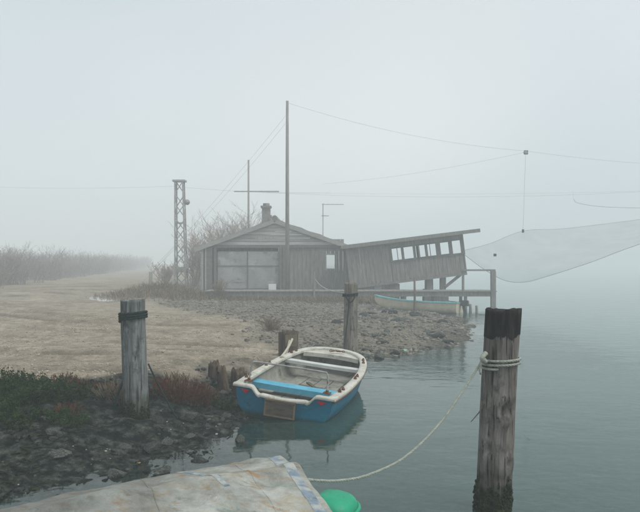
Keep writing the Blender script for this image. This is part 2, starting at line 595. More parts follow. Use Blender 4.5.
def water_material():
    m = bpy.data.materials.new('lagoon_water')
    m.use_nodes = True
    t = m.node_tree
    t.nodes.clear()
    out = t.nodes.new('ShaderNodeOutputMaterial')
    tc = t.nodes.new('ShaderNodeTexCoord')
    mp = N(t, 'ShaderNodeMapping')
    mp.inputs['Scale'].default_value = (1.0, 1.5, 1.0)
    mp.inputs['Rotation'].default_value = (0, 0, R(14))
    t.links.new(tc.outputs['Object'], mp.inputs[0])
    n1 = N(t, 'ShaderNodeTexNoise', Scale=1.5, Detail=2.0, Roughness=0.45)
    n2 = N(t, 'ShaderNodeTexNoise', Scale=6.5, Detail=3.0, Roughness=0.5, Distortion=0.4)
    nm = N(t, 'ShaderNodeTexNoise', Scale=0.22, Detail=3.0)
    for n in (n1, n2, nm):
        t.links.new(mp.outputs[0], n.inputs['Vector'])
    mr = N(t, 'ShaderNodeMapRange')
    t.links.new(nm.outputs[0], mr.inputs[0])
    mr.inputs[1].default_value = 0.35
    mr.inputs[2].default_value = 0.7
    mr.inputs[3].default_value = 0.04
    mr.inputs[4].default_value = 0.45
    b1 = N(t, 'ShaderNodeBump', Strength=0.16, Distance=0.05)
    t.links.new(n1.outputs[0], b1.inputs['Height'])
    b2 = N(t, 'ShaderNodeBump', Distance=0.012)
    t.links.new(mr.outputs[0], b2.inputs['Strength'])
    t.links.new(n2.outputs[0], b2.inputs['Height'])
    t.links.new(b1.outputs[0], b2.inputs['Normal'])
    fr = N(t, 'ShaderNodeFresnel', IOR=1.33)
    t.links.new(b2.outputs[0], fr.inputs['Normal'])
    gl = N(t, 'ShaderNodeBsdfGlossy', Roughness=0.03)
    gl.inputs['Color'].default_value = (0.95, 0.98, 0.97, 1)
    t.links.new(b2.outputs[0], gl.inputs['Normal'])
    tr = N(t, 'ShaderNodeBsdfTransparent')
    tr.inputs['Color'].default_value = (0.42, 0.50, 0.46, 1)
    df = N(t, 'ShaderNodeBsdfDiffuse')
    df.inputs['Color'].default_value = (0.05, 0.118, 0.106, 1)
    body = t.nodes.new('ShaderNodeMixShader')
    at = N(t, 'ShaderNodeAttribute', attribute_name='depth')      # metres of water
    ex = N(t, 'ShaderNodeMath', operation='POWER')
    ex.inputs[0].default_value = 0.02
    t.links.new(at.outputs['Fac'], ex.inputs[1])
    sl_ = N(t, 'ShaderNodeMapRange')                               # suspended silt hides the bed with depth
    t.links.new(ex.outputs[0], sl_.inputs[0])
    sl_.inputs[1].default_value = 1.0
    sl_.inputs[2].default_value = 0.0
    sl_.inputs[3].default_value = 0.02
    sl_.inputs[4].default_value = 0.62
    t.links.new(sl_.outputs[0], body.inputs[0])
    t.links.new(mixc(t, ex.outputs[0], (0.40, 0.50, 0.46), (0.85, 0.88, 0.84)), tr.inputs['Color'])
    t.links.new(tr.outputs[0], body.inputs[1])
    t.links.new(df.outputs[0], body.inputs[2])
    mx = t.nodes.new('ShaderNodeMixShader')
    t.links.new(fr.outputs[0], mx.inputs[0])
    t.links.new(body.outputs[0], mx.inputs[1])
    t.links.new(gl.outputs[0], mx.inputs[2])
    t.links.new(mx.outputs[0], out.inputs[0])
    return m


# ------------------------------------------------------------------ terrain
SHORE = [(-60, -6), (-20, 0.5), (-8, 3.1), (-4, 4.35), (-2.44, 4.95), (-2.05, 5.12), (-1.61, 5.52), (-1.25, 6.05), (-1.0, 6.75),
         (-1.08, 7.5), (-1.02, 8.3), (-0.75, 9.2), (-0.35, 10.2), (0.1, 11.3), (0.75, 12.0), (1.57, 12.8), (2.5, 13.6), (3.3, 15.2),
         (3.9, 17.2), (4.35, 19.2), (4.6, 21), (4.2, 22.9), (3.3, 24.6), (3.0, 26.5), (3.2, 31), (4.2, 40), (8, 80), (20, 340)]


def shore_dist(x, y):
    """signed distance to the waterline, positive on land"""
    x = np.asarray(x, float)
    y = np.asarray(y, float)
    best = np.full(x.shape, 1e9)
    for (ax, ay), (bx, by) in zip(SHORE[:-1], SHORE[1:]):
        dx, dy = bx - ax, by - ay
        t = np.clip(((x - ax) * dx + (y - ay) * dy) / (dx * dx + dy * dy), 0, 1)
        best = np.minimum(best, np.hypot(x - ax - t * dx, y - ay - t * dy))
    poly = SHORE + [(-900, 900), (-900, -200)]
    inside = np.zeros(x.shape, bool)
    j = len(poly) - 1
    for i in range(len(poly)):
        xi, yi = poly[i]
        xj, yj = poly[j]
        if yi != yj:
            c = ((yi > y) != (yj > y)) & (x < (xj - xi) * (y - yi) / (yj - yi) + xi)
            inside ^= c
        j = i
    return np.where(inside, best, -best)


RUTS = [(-3.0, 26.0, r_) for r_ in (9.2, 10.7, 12.3, 13.7, 15.0, 16.4)]


def terrain(x, y):
    """height, and the zone masks sand / bank / rut"""
    x = np.asarray(x, float)
    y = np.asarray(y, float)
    d = shore_dist(x, y) + 0.22 * fbm(x * 0.9, y * 0.9, 0, 3, 5)
    bank = 1 - sstep(9.0, 12.5, y + 0.25 * x)
    dl = np.clip(d, 0, None)
    wid = np.interp(x, [-4, -2, -1.3, -0.6], [2.3, 2.3, 2.0, 1.3]) * np.interp(y, [7.2, 8.2, 9.5], [1.0, 0.85, 0.6])
    h_bank = 0.45 * sstep(-0.1, 1.0, dl / wid) - 0.45 * float(sstep(-0.1, 1.0, 0.0))
    h_flat = 0.30 * (1 - np.exp(-dl / 3.2))
    h = bank * h_bank + (1 - bank) * h_flat
    levee = sstep(-4, -13, x) * sstep(10, 28, y)
    h = h + levee * 0.3
    pr2 = ((x + 8.7 + 0.25 * (y - 27.5)) / 1.0) ** 2 + ((y - 27.5) / 3.2) ** 2      # hollow that holds the puddle
    flat = np.exp(-(pr2 / 4.0) ** 2)
    h = h * (1 - flat) + 0.42 * flat - 0.07 * np.exp(-pr2)
    # underwater bed
    dw = np.clip(-d, 0, None)
    h = np.where(d < 0, -0.10 * np.minimum(dw, 1) - 0.55 * (1 - np.exp(-dw / 3.0)), h)
    # relief
    wb = np.interp(x, [-4, -2, -1.3, -0.6], [2.1, 2.0, 1.6, 0.75]) * np.interp(y, [7.2, 8.2, 9.5], [1.0, 0.75, 0.4])
    sand = sstep(wb - 0.25, wb + 0.35, dl + 0.35 * fbm(x * 1.7, y * 1.7, 0, 3, 9)) * bank
    xb = np.interp(y, [9, 11, 14, 17, 20, 24, 30, 60], [-0.9, -0.6, -0.95, -1.8, -3.4, -6.5, -9.5, -10])
    sandf = sstep(1.3, -0.6, x - xb + 0.8 * fbm(x * 0.8, y * 0.8, 0, 4, 21)) * (1 - bank)
    sand = np.clip(sand + sandf, 0, 1)
    mud = bank * (1 - sand) * sstep(-0.9, -0.2, d + 0.0) + (1 - bank) * sstep(0.9, 0.1, dl) * 0.55
    mud = np.clip(np.where(d < -0.2, 0.9, mud), 0, 1)
    rough = 1 - sand
    near = sstep(40, 16, y)
    h = h + near * rough * (0.05 * fbm(x * 2.2, y * 2.2, 0, 4, 31) + 0.018 * fbm(x * 11, y * 11, 0, 3, 77)) * sstep(-1.5, 0.6, d)
    h = h + near * sand * (0.012 * fbm(x * 1.3, y * 1.3, 0, 3, 41) + 0.004 * fbm(x * 9, y * 9, 0, 2, 43))
    rut = np.zeros_like(h)
    wob = 0.35 * fbm(x * 0.25, y * 0.25, 0, 2, 51)
    for k, (cx, cy, r_) in enumerate(RUTS):
        rr = np.hypot((x - cx) * (1.0 - 0.03 * k), y - cy) + wob
        for o_ in (-0.75, 0.75):
            e = (rr - r_ - o_) / 0.16
            g = np.exp(-e * e)
            edge = np.exp(-((np.abs(rr - r_ - o_) - 0.3) / 0.12) ** 2)
            h = h + sand * near * (-0.034 * g + 0.020 * edge)
            rut = rut + g
    rut = np.clip(rut, 0, 1) * sand * np.clip(0.5 + 0.7 * fbm(x * 0.8, y * 0.8, 0, 3, 61), 0, 1) * 0.9
    return h, sand, mud, rut, d


GRID = {}


def build_ground():
    xs = np.concatenate([-np.geomspace(340, 9.2, 60), np.arange(-9, 6, 0.05), np.geomspace(6.1, 340, 50)])
    ys = np.concatenate([np.linspace(-12, 2.8, 30), np.arange(3, 14, 0.05), np.arange(14, 34, 0.13), np.geomspace(34.3, 340, 60)])
    X, Y = np.meshgrid(xs, ys)
    h, sand, mud, rut, d = terrain(X, Y)
    v = np.stack([X, Y, h], -1).reshape(-1, 3)
    nx, ny = len(xs), len(ys)
    i = np.arange((ny - 1) * nx).reshape(ny - 1, nx)[:, :-1]
    f = np.stack([i, i + 1, i + nx + 1, i + nx], -1).reshape(-1, 4)
    GRID.update(xs=xs, ys=ys, h=h)
    o = mk_np('ground', v, f, ground_material(), smooth=True)
    ca = o.data.color_attributes.new('zone', 'FLOAT_COLOR', 'POINT')
    cc = np.stack([sand, mud, rut, np.ones_like(h)], -1).reshape(-1).astype(np.float32)
    ca.data.foreach_set('color', cc)
    return tag(o, 'sandy track and dark muddy bank along the water', kind='structure')


def gz(x, y):
    """height of the ground sheet"""
    xs, ys, h = GRID['xs'], GRID['ys'], GRID['h']
    i = int(min(max(np.searchsorted(xs, x) - 1, 0), len(xs) - 2))
    j = int(min(max(np.searchsorted(ys, y) - 1, 0), len(ys) - 2))
    u = (x - xs[i]) / (xs[i + 1] - xs[i])
    v = (y - ys[j]) / (ys[j + 1] - ys[j])
    return float((h[j, i] * (1 - u) + h[j, i + 1] * u) * (1 - v) + (h[j + 1, i] * (1 - u) + h[j + 1, i + 1] * u) * v)


ground = build_ground()

wxs = np.concatenate([-np.geomspace(339, 6.3, 24), np.arange(-6, 6, 0.1), np.geomspace(6.2, 339, 40)])
wys = np.concatenate([np.linspace(-11, 2.9, 10), np.arange(3, 26, 0.1), np.geomspace(26.2, 339, 50)])
WX, WY = np.meshgrid(wxs, wys)
wv_ = np.stack([WX, WY, np.zeros_like(WX)], -1).reshape(-1, 3)
wi = np.arange((len(wys) - 1) * len(wxs)).reshape(len(wys) - 1, len(wxs))[:, :-1]
wf_ = np.stack([wi, wi + 1, wi + len(wxs) + 1, wi + len(wxs)], -1).reshape(-1, 4)
water = mk_np('water', wv_, wf_, water_material(), smooth=True)
da = water.data.attributes.new('depth', 'FLOAT', 'POINT')
da.data.foreach_set('value', np.clip(-terrain(WX, WY)[0], 0, 3).ravel().astype(np.float32))
tag(water, 'calm grey green lagoon water', kind='structure')

# ------------------------------------------------------------------ haze
hz = MB()
hz.box((0, 165, 5.4), (720, 380, 14.4))
hm = bpy.data.materials.new('fog')
hm.use_nodes = True
t = hm.node_tree
t.nodes.clear()
ho = t.nodes.new('ShaderNodeOutputMaterial')
pv = N(t, 'ShaderNodeVolumePrincipled')
pv.inputs['Color'].default_value = (0.905, 0.962, 0.98, 1)
pv.inputs['Density'].default_value = HAZE_DENSITY
t.links.new(pv.outputs[0], ho.inputs['Volume'])
tag(hz.build('haze', hm), 'pale morning fog over the lagoon', kind='stuff')


# ------------------------------------------------------------------ stones of the shore
def ico(sub):
    import bmesh
    bm = bmesh.new()
    bmesh.ops.create_icosphere(bm, subdivisions=sub, radius=1.0)
    v = np.array([p.co[:] for p in bm.verts])
    f = np.array([[q.index for q in fc.verts] for fc in bm.faces])
    bm.free()
    return v, f


ICO1, ICO2 = ico(1), ico(2)


def stone_shape(k, base=ICO1, amp=0.35):
    v, f = base
    n = fbm(v[:, 0] * 1.3 + k * 3.7, v[:, 1] * 1.3, v[:, 2] * 1.3, 2, k)
    v = v * (1 + amp * n)[:, None]
    # flat facets
    for q in range(4):
        d = np.random.default_rng(k * 10 + q).normal(size=3)
        d /= np.linalg.norm(d)
        s = v @ d
        lim = 0.62
        v = v - np.clip(s - lim, 0, None)[:, None] * d
    return v, f


SHAPES1 = [stone_shape(k) for k in range(8)]
SHAPES2 = [stone_shape(k + 20, ICO2) for k in range(10)]


def rot_z(a):
    c, s = np.cos(a), np.sin(a)
    z, o = np.zeros_like(a), np.ones_like(a)
    return np.stack([np.stack([c, -s, z], -1), np.stack([s, c, z], -1), np.stack([z, z, o], -1)], -2)


def rot_x(a):
    c, s = np.cos(a), np.sin(a)
    z, o = np.zeros_like(a), np.ones_like(a)
    return np.stack([np.stack([o, z, z], -1), np.stack([z, c, -s], -1), np.stack([z, s, c], -1)], -2)


def scatter(name, shapes, pos, size, mat, flat=(0.35, 0.75), sink=0.25, smooth=False):
    """many small pieces joined into one mesh"""
    VS, FS, off = [], [], 0
    which = rng.integers(0, len(shapes), len(pos))
    for k, (sv, sf) in enumerate(shapes):
        idx = np.where(which == k)[0]
        if not len(idx):
            continue
        n = len(idx)
        sx = size[idx] * rng.uniform(0.8, 1.35, n)
        sy = size[idx] * rng.uniform(0.55, 1.1, n)
        sz = size[idx] * rng.uniform(flat[0], flat[1], n)
        S = np.stack([sx, sy, sz], -1)
        v = sv[None] * S[:, None, :]
        Rm = rot_z(rng.uniform(0, 6.28, n)) @ rot_x(rng.normal(0, 0.35, n))
        v = np.einsum('nij,nkj->nki', Rm, v)
        p = pos[idx].copy()
        p[:, 2] += sz * (1 - 2 * sink) * 0.6
        v = v + p[:, None, :]
        FS.append((sf[None] + (off + np.arange(n) * len(sv))[:, None, None]).reshape(-1, 3))
        VS.append(v.reshape(-1, 3))
        off += n * len(sv)
    return mk_np(name, np.concatenate(VS), np.concatenate(FS), mat, smooth=smooth)


def ground_points(n, x0, x1, y0, y1, keep):
    x = rng.uniform(x0, x1, n)
    y = rng.uniform(y0, y1, n)
    h, sand, mud, rut, d = terrain(x, y)
    pr = keep(x, y, h, sand, mud, d)
    m = rng.uniform(0, 1, n) < pr
    return np.stack([x[m], y[m], h[m]], -1)


# dark rubble, weed clods and shells on the near bank
p = ground_points(42000, -6.5, 1.0, 3.2, 12.5,
                  lambda x, y, h, sand, mud, d: np.clip(0.10 + 0.9 * sstep(0.0, 0.5, fbm(x * 1.6, y * 1.6, 0, 3, 91)), 0, 1)
                  * (1 - sstep(0.2, 0.8, sand)) * (d > -0.45))
sz_ = 0.009 + 0.036 * rng.random(len(p)) ** 3.5
tag(scatter('bank_rubble', SHAPES1, p, sz_, M['bank_rubble']), 'small dark stones and clods strewn over the near bank', kind='stuff')
# broken shells and pale grit in the dark mud
p = ground_points(9000, -5.5, 1.0, 3.6, 12.0, lambda x, y, h, sand, mud, d: 0.35 * (1 - sstep(0.2, 0.8, sand)) * (d > -0.1) * sstep(-0.3, 0.6, fbm(x * 2.3, y * 2.3, 0, 3, 131)))
sz_ = 0.004 + 0.010 * rng.random(len(p)) ** 3
tag(scatter('shell_grit', SHAPES1[:4], p, sz_, M['gravel']), 'pale shell bits scattered in the dark mud of the bank', kind='stuff')
# pale shell gravel on the sand
p = ground_points(110000, -9, 3.5, 7.0, 19,
                  lambda x, y, h, sand, mud, d: (0.12 + 0.5 * sstep(0.0, 0.5, fbm(x * 1.1, y * 1.1, 0, 3, 95))
                                                 + 0.7 * sstep(9.6, 8.2, y) * sstep(0.5, -0.5, x)) * sstep(0.25, 0.8, sand))
sz_ = 0.005 + 0.018 * rng.random(len(p)) ** 4
tag(scatter('shell_gravel', SHAPES1[:3], p, sz_, M['gravel']), 'pale gravel and broken shells on the sandy track', kind='stuff')
# grey rubble of the mudflat in front of the hut
p = ground_points(52000, -6, 5.2, 11.0, 30,
                  lambda x, y, h, sand, mud, d: (1 - 0.995 * sstep(0.05, 0.95, sand)) * (d > -0.35) * (0.35 + 0.65 * sstep(-0.4, 0.5, fbm(x * 0.9, y * 0.9, 0, 3, 99))))
sz_ = 0.016 + 0.06 * rng.random(len(p)) ** 4
tag(scatter('mudflat_rubble', SHAPES1, p, sz_, M['rubble']), 'grey rubble and mud clods covering the flat before the hut', kind='stuff')

# the larger stones, one by one
STONE_ME = []
for k, (v_, f_) in enumerate(SHAPES2):
    me = bpy.data.meshes.new('stone')
    me.from_pydata(v_.tolist(), [], f_.tolist())
    me.materials.append(M['stone'])
    STONE_ME.append(me)


def stone(x, y, s, zs=0.6, dz=0.0):
    o = bpy.data.objects.new('stone', STONE_ME[random.randrange(len(STONE_ME))])
    COL.objects.link(o)
    o.parent = ground
    o.location = (x, y, gz(x, y) + dz + s * zs * random.uniform(-0.05, 0.25))
    o.scale = (s * random.uniform(0.8, 1.3), s * random.uniform(0.7, 1.0), s * zs)
    o.rotation_euler = (random.uniform(-0.3, 0.3), random.uniform(-0.3, 0.3), random.uniform(0, 6.28))
    return o


random.seed(21)
k = 0
while k < 95:
    x, y = random.uniform(-4.4, 0.2), random.uniform(4.0, 10.8)
    h_, sa_, mu_, ru_, d_ = [float(q[0]) for q in terrain(np.array([x]), np.array([y]))]
    if -0.25 < d_ < 2.1 and sa_ < 0.4 and random.random() < (0.9 if d_ < 1.1 else 0.35):
        stone(x, y, random.uniform(0.03, 0.075) * (1.25 if d_ < 0.8 else 1.0), random.uniform(0.45, 0.8))
        k += 1
k = 0
while k < 60:
    x, y = random.uniform(-3, 4.6), random.uniform(12.0, 24)
    d_ = float(shore_dist(np.array([x]), np.array([y]))[0])
    if -0.2 < d_ < 3.5 and float(terrain(np.array([x]), np.array([y]))[1][0]) < 0.15:
        stone(x, y, random.uniform(0.08, 0.2), random.uniform(0.35, 0.6))
        k += 1
# the stone slab half sunk in the shallows
stone(-1.42, 5.75, 0.16, 0.3)


# ------------------------------------------------------------------ timber posts
def post_mesh(r, h, seed, taper=0.94, lean=(0, 0), knots=(), n=56, m=60, sink=0.5, rough_top=0.012, cracks=9):
    """round weathered pile, grooved along the grain; base at z = 0, driven in by sink"""
    g = np.random.default_rng(seed)
    th = np.linspace(0, 2 * np.pi, n, endpoint=False)
    zs = np.linspace(-sink, h, m)
    T, Z = np.meshgrid(th, zs)
    rad = r * (1 + (taper - 1) * np.clip(Z / h, 0, 1))
    rad = rad * (1 + 0.055 * fbm(np.cos(T) * 1.2, np.sin(T) * 1.2, Z * 1.2 + seed, 3, seed))
    rad = rad + 0.0035 * fbm(np.cos(T) * 9, np.sin(T) * 9, Z * 2.0, 3, seed + 3)
    for c in range(cracks):
        t0 = g.uniform(0, 2 * np.pi)
        z0, z1 = sorted(g.uniform(-0.1, h, 2))
        if g.random() < 0.4:
            z1 = h + 0.1
        wob = 0.10 * vnoise(Z * 2.2, c * 5.3, 0, seed)
        dt = np.angle(np.exp(1j * (T - t0 - wob)))
        wd = 0.045 * g.uniform(0.8, 1.4)
        fade = sstep(z0 - 0.1, z0 + 0.1, Z) * (1 - sstep(z1 - 0.1, z1 + 0.1, Z))
        rad = rad - g.uniform(0.006, 0.014) * np.exp(-(dt / wd) ** 2) * fade
    for (kt, kz, ks, kd) in knots:
        dt = np.angle(np.exp(1j * (T - kt))) * r
        q = np.hypot(dt, (Z - kz) * 0.8)
        rad = rad - kd * np.exp(-(q / ks) ** 2) + 0.5 * kd * np.exp(-((q - 1.6 * ks) / (0.6 * ks)) ** 2)
    X = rad * np.cos(T) + lean[0] * Z
    Y = rad * np.sin(T) + lean[1] * Z
    Zt = Z.copy()
    Zt[-1] += rough_top * fbm(np.cos(th) * 3, np.sin(th) * 3, 0, 3, seed + 9)
    v = np.stack([X, Y, Zt], -1).reshape(-1, 3).tolist()
    f = []
    for i in range(m - 1):
        for j in range(n):
            j2 = (j + 1) % n
            f.append((i * n + j, i * n + j2, (i + 1) * n + j2, (i + 1) * n + j))
    # end grain: rings inward with small steps
    base = (m - 1) * n
    prev = list(range(base, base + n))
    cx, cy = lean[0] * h, lean[1] * h
    for q, kk in enumerate((0.8, 0.55, 0.3)):
        ring = []
        for j in range(n):
            px, py, pz = v[prev[j]]
            x = cx + (v[base + j][0] - cx) * kk
            y = cy + (v[base + j][1] - cy) * kk
            ring.append(len(v))
            v.append((x, y, h + rough_top * float(fbm(x * 22, y * 22, 0, 2, seed + q)) - 0.004 * q))
        for j in range(n):
            j2 = (j + 1) % n
            f.append((prev[j], prev[j2], ring[j2], ring[j]))
        prev = ring
    c0 = len(v)
    v.append((cx, cy, h - 0.02))
    for j in range(n):
        f.append((prev[j], prev[(j + 1) % n], c0))
    return v, f


def wrap_path(c, r, z, turns, tilt=0.03, pitch=0.03, a0=0.0, lean=(0, 0), n=26):
    out = []
    for i in range(int(turns * n) + 1):
        a = a0 + 2 * math.pi * i / n
        zz = z - pitch * i / n + tilt * math.cos(a)
        out.append(Vector((c[0] + lean[0] * zz + r * math.cos(a), c[1] + lean[1] * zz + r * math.sin(a), zz)))
    return out


def laid_rope(mb, path, r):
    """a rope of three strands twisted round each other"""
    path = [Vector(p) for p in path]
    # resample evenly
    acc, L = [0.0], 0.0
    for a, b in zip(path[:-1], path[1:]):
        L += (b - a).length
        acc.append(L)
    step = max(r * 1.5, L / 900)
    res, j = [], 0
    for q in range(int(L / step) + 1):
        s = q * step
        while j < len(acc) - 2 and acc[j + 1] < s:
            j += 1
        u = (s - acc[j]) / max(1e-9, acc[j + 1] - acc[j])
        res.append(path[j].lerp(path[j + 1], min(1, u)))
    prev = None
    fr = []
    for i, p in enumerate(res):
        d = (res[min(i + 1, len(res) - 1)] - res[max(i - 1, 0)]).normalized()
        if prev is None:
            s = d.orthogonal().normalized()
        else:
            s = (prev - d * prev.dot(d)).normalized()
        prev = s
        fr.append((p, s, d.cross(s)))
    for k in range(3):
        pts = []
        for i, (p, s, u) in enumerate(fr):
            a = 2 * math.pi * k / 3 + i * step / (r * 7.0) * 2 * math.pi
            pts.append(p + (s * math.cos(a) + u * math.sin(a)) * r * 0.5)
        mb.tube(pts, r * 0.56, 5)
    return mb


# right post, standing in the water
PR = Vector((1.29, 4.87, -0.02))
LEAN_R = (0.055, 0.0)
rp = empty('mooring_post', (PR.x, PR.y, 0))
tag(rp, 'tall brown weathered post with tarred black top standing in open water', 'post')
v_, f_ = post_mesh(0.131, 1.49, 3, 0.95, LEAN_R, knots=((-1.35, 0.76, 0.042, 0.038), (-2.3, 0.47, 0.03, 0.024), (-0.9, 0.36, 0.03, 0.022)), sink=0.9, cracks=13, m=90)
mk('shaft', v_, f_, M['post_brown'], rp, True)
# tarred head: follows the shaft 4 mm proud, with a ragged lower edge
NA, MR = 56, 90
zrow = np.linspace(-0.9, 1.49, MR)
i0 = int(np.searchsorted(zrow, 1.30))
vv, ff = [], []
for i in range(i0, MR):
    for j in range(NA):
        x, y, z = v_[i * NA + j]
        cx = LEAN_R[0] * z
        dv = Vector((x - cx, y, 0))
        dv = dv * (1 + 0.004 / max(dv.length, 1e-6))
        if i == i0:
            th = 2 * math.pi * j / NA
            z += 0.03 * float(fbm(math.cos(th) * 3.2, math.sin(th) * 3.2, 0, 3, 8)) - 0.01
        if i == MR - 1:
            z += 0.004
        vv.append((cx + dv.x, dv.y, z))
rws = MR - i0
for i in range(rws - 1):
    for j in range(NA):
        j2 = (j + 1) % NA
        ff.append((i * NA + j, i * NA + j2, (i + 1) * NA + j2, (i + 1) * NA + j))
prev = [(rws - 1) * NA + j for j in range(NA)]
for q in range(3):
    ring = []
    for j in range(NA):
        x, y, z = v_[MR * NA + q * NA + j]
        ring.append(len(vv))
        vv.append((x, y, z + 0.005))
    for j in range(NA):
        ff.append((prev[j], prev[(j + 1) % NA], ring[(j + 1) % NA], ring[j]))
    prev = ring
c0 = len(vv)
vv.append((LEAN_R[0] * 1.49, 0, 1.477))
for j in range(NA):
    ff.append((prev[j], prev[(j + 1) % NA], c0))
mk('tarred_top', vv, ff, M['tar'], rp, True)


def weed_skirt(parent, r, z0, z1, lean, n, mat, seed, size=0.03):
    """lumps of weed and mussels clinging to the foot"""
    g = np.random.default_rng(seed)
    a = g.uniform(0, 6.283, n)
    lim = z0 + (z1 - z0) * (0.55 + 0.45 * fbm(np.cos(a) * 2.2, np.sin(a) * 2.2, 0, 3, seed))
    z = z0 + (lim - z0) * g.random(n) ** 1.2
    rr = r * (1.0 + 0.03 * g.normal(size=n))
    pos = np.stack([lean[0] * z + rr * np.cos(a), lean[1] * z + rr * np.sin(a), z], -1)
    o = scatter('weed_growth', SHAPES1, pos, size * (0.35 + 0.9 * g.random(n) ** 2), mat, flat=(0.5, 1.9), sink=0.5)
    o.parent = parent
    o['kind'] = 'stuff'
    return o


weed_skirt(rp, 0.130, -0.05, 0.40, LEAN_R, 2200, M['algae'], 4, 0.013)
sp_ = MB()
sp_.tube([(-0.07, -0.05, 0.80), (-0.11, -0.06, 0.74), (-0.175, -0.07, 0.67)], [0.006, 0.005, 0.003], 5)
sp_.build('splinter', M['plate'], rp)

# left post, standing on the bank
PLx, PLy = -1.99, 7.05
PLz = gz(PLx, PLy)
lp = empty('mooring_post', (PLx, PLy, PLz))
tag(lp, 'blue grey round post on the muddy bank with dark rope near its top', 'post')
LH = 1.85 - 38 * PLy / FPX - PLz
v_, f_ = post_mesh(0.131, LH, 12, 0.98, (-0.035, 0.0), knots=((-1.2, 0.62, 0.03, 0.012), (-1.9, 0.95, 0.025, 0.012)), sink=0.5, cracks=14, m=80)
mk('shaft', v_, f_, M['post_grey'], lp, True)
weed_skirt(lp, 0.131, -0.05, 0.2, (0, 0), 900, M['algae'], 14, 0.010)
dr = MB()
base_z = PLz + LH - 0.13
path = [Vector((PLx - 0.035 * (p_.z - PLz) + (p_.x - PLx), p_.y, p_.z)) for p_ in wrap_path((PLx, PLy), 0.142, base_z, 3.2, 0.018, 0.026, 2.6)]
laid_rope(dr, path, 0.0155)
tag(dr.build('rope_loop', M['rope_dark'], None, True), 'dark rope wound round the blue grey post on the bank', 'rope')
# dark line slanting down from the left post to the bank
e1 = (PLx + 0.135, PLy - 0.03, PLz + 0.55)
e2 = (PLx + 0.42, PLy + 0.1, gz(PLx + 0.42, PLy + 0.1) + 0.02)
sl = MB()
sl.tube(catenary(e1, e2, 0.02, 10), 0.009, 6)
tag(sl.build('dark_line', M['rope_dark'], None, True), 'thin dark line slanting from the blue grey post down to the red weeds', 'rope')
sl = MB()
sl.tube(smooth_path([(PLx - 0.10, PLy + 0.10, PLz + 0.62), (PLx - 0.16, PLy + 0.1, PLz + 0.5), (PLx - 0.15, PLy + 0.05, PLz + 0.38), (PLx - 0.2, PLy, PLz + 0.22), (PLx - 0.22, PLy - 0.05, PLz + 0.1)], 5), 0.013, 6)
tag(sl.build('rope_tail', M['rope_dark'], None, True), 'short dark rope end hanging behind the blue grey post', 'rope')

# post beyond the blue boat's bow
PBx, PBy = 0.60, 12.9
PBz = gz(PBx, PBy)
bp_ = empty('mooring_post', (PBx, PBy, PBz))
tag(bp_, 'tan grey post behind the bow of the blue boat', 'post')
BH = 1.85 - 21 * PBy / FPX - PBz
v_, f_ = post_mesh(0.145, BH, 31, 0.90, (0.01, 0.0), sink=0.5, cracks=10, n=44, m=50)
mk('shaft', v_, f_, M['post_tan'], bp_, True)
dr = MB()
zt = PBz + BH - 0.20
laid_rope(dr, wrap_path((PBx, PBy), 0.146, zt, 2.2, 0.02, 0.03, 1.0), 0.016)
lp_ = [(PBx - 0.10, PBy - 0.11, zt), (PBx - 0.06, PBy - 0.17, zt - 0.12), (PBx + 0.0, PBy - 0.17, zt - 0.17), (PBx + 0.07, PBy - 0.16, zt - 0.1), (PBx + 0.1, PBy - 0.11, zt)]
laid_rope(dr, smooth_path(lp_, 6), 0.014)
laid_rope(dr, smooth_path([(PBx - 0.03, PBy - 0.16, zt - 0.1), (PBx - 0.05, PBy - 0.17, zt - 0.4), (PBx - 0.09, PBy - 0.18, zt - 0.75), (PBx - 0.12, PBy - 0.2, zt - 1.0)], 6), 0.012)
tag(dr.build('rope_loop', M['rope_dark'], None, True), 'dark rope looped and hanging on the post behind the blue boat', 'rope')


def stump(x, y, r, h, seed, label, mat=None, lean=(0, 0)):
    v, f = post_mesh(r, h, seed, 0.9, lean, sink=0.3, rough_top=0.07, cracks=7, n=28, m=18)
    z = gz(x, y)
    o = mk('wooden_stump', v, f, mat or M['stump'], None, True)
    o.location = (x, y, z)
    return tag(o, label, 'stump')


stump(-1.46, 8.95, 0.085, 0.20, 41, 'low rotten stump on the bank right beside the red weeds')
stump(-1.27, 8.6, 0.075, 0.30, 42, 'middle rotten stump of the row left of the blue boat', lean=(-0.15, 0))
stump(-1.12, 8.85, 0.10, 0.30, 43, 'rotten stump just left of the blue boat, nearest its stern')
# cut block stump the boat is tied to
bx_, by_ = -0.55, 11.9
bz_ = gz(bx_, by_)
st = empty('wooden_stump', (bx_, by_, bz_))
tag(st, 'squared brown stump with a board nailed on, tied to the blue boat', 'stump')
v_, f_ = post_mesh(0.16, 0.46, 47, 0.95, (0, 0), sink=0.3, rough_top=0.06, cracks=8, n=30, m=20)
mk('shaft', v_, f_, M['stump'], st, True)
q = MB(); q.box((0.03, -0.172, 0.33), (0.21, 0.03, 0.2)); q.build('board', M['plate_edge'], st)
q = MB(); q.box((-0.17, -0.02, 0.16), (0.07, 0.16, 0.62)); q.build('side_plank', M['stump'], st)


# ------------------------------------------------------------------ boats
def interp(tab, u):
    return float(np.interp(u, [a for a, _ in tab], [b for _, b in tab]))


def smooth_tab(tab, n=40):
    pts = [Vector((a, b, 0)) for a, b in tab]
    return [(p.x, p.y) for p in smooth_path(pts, 8)]


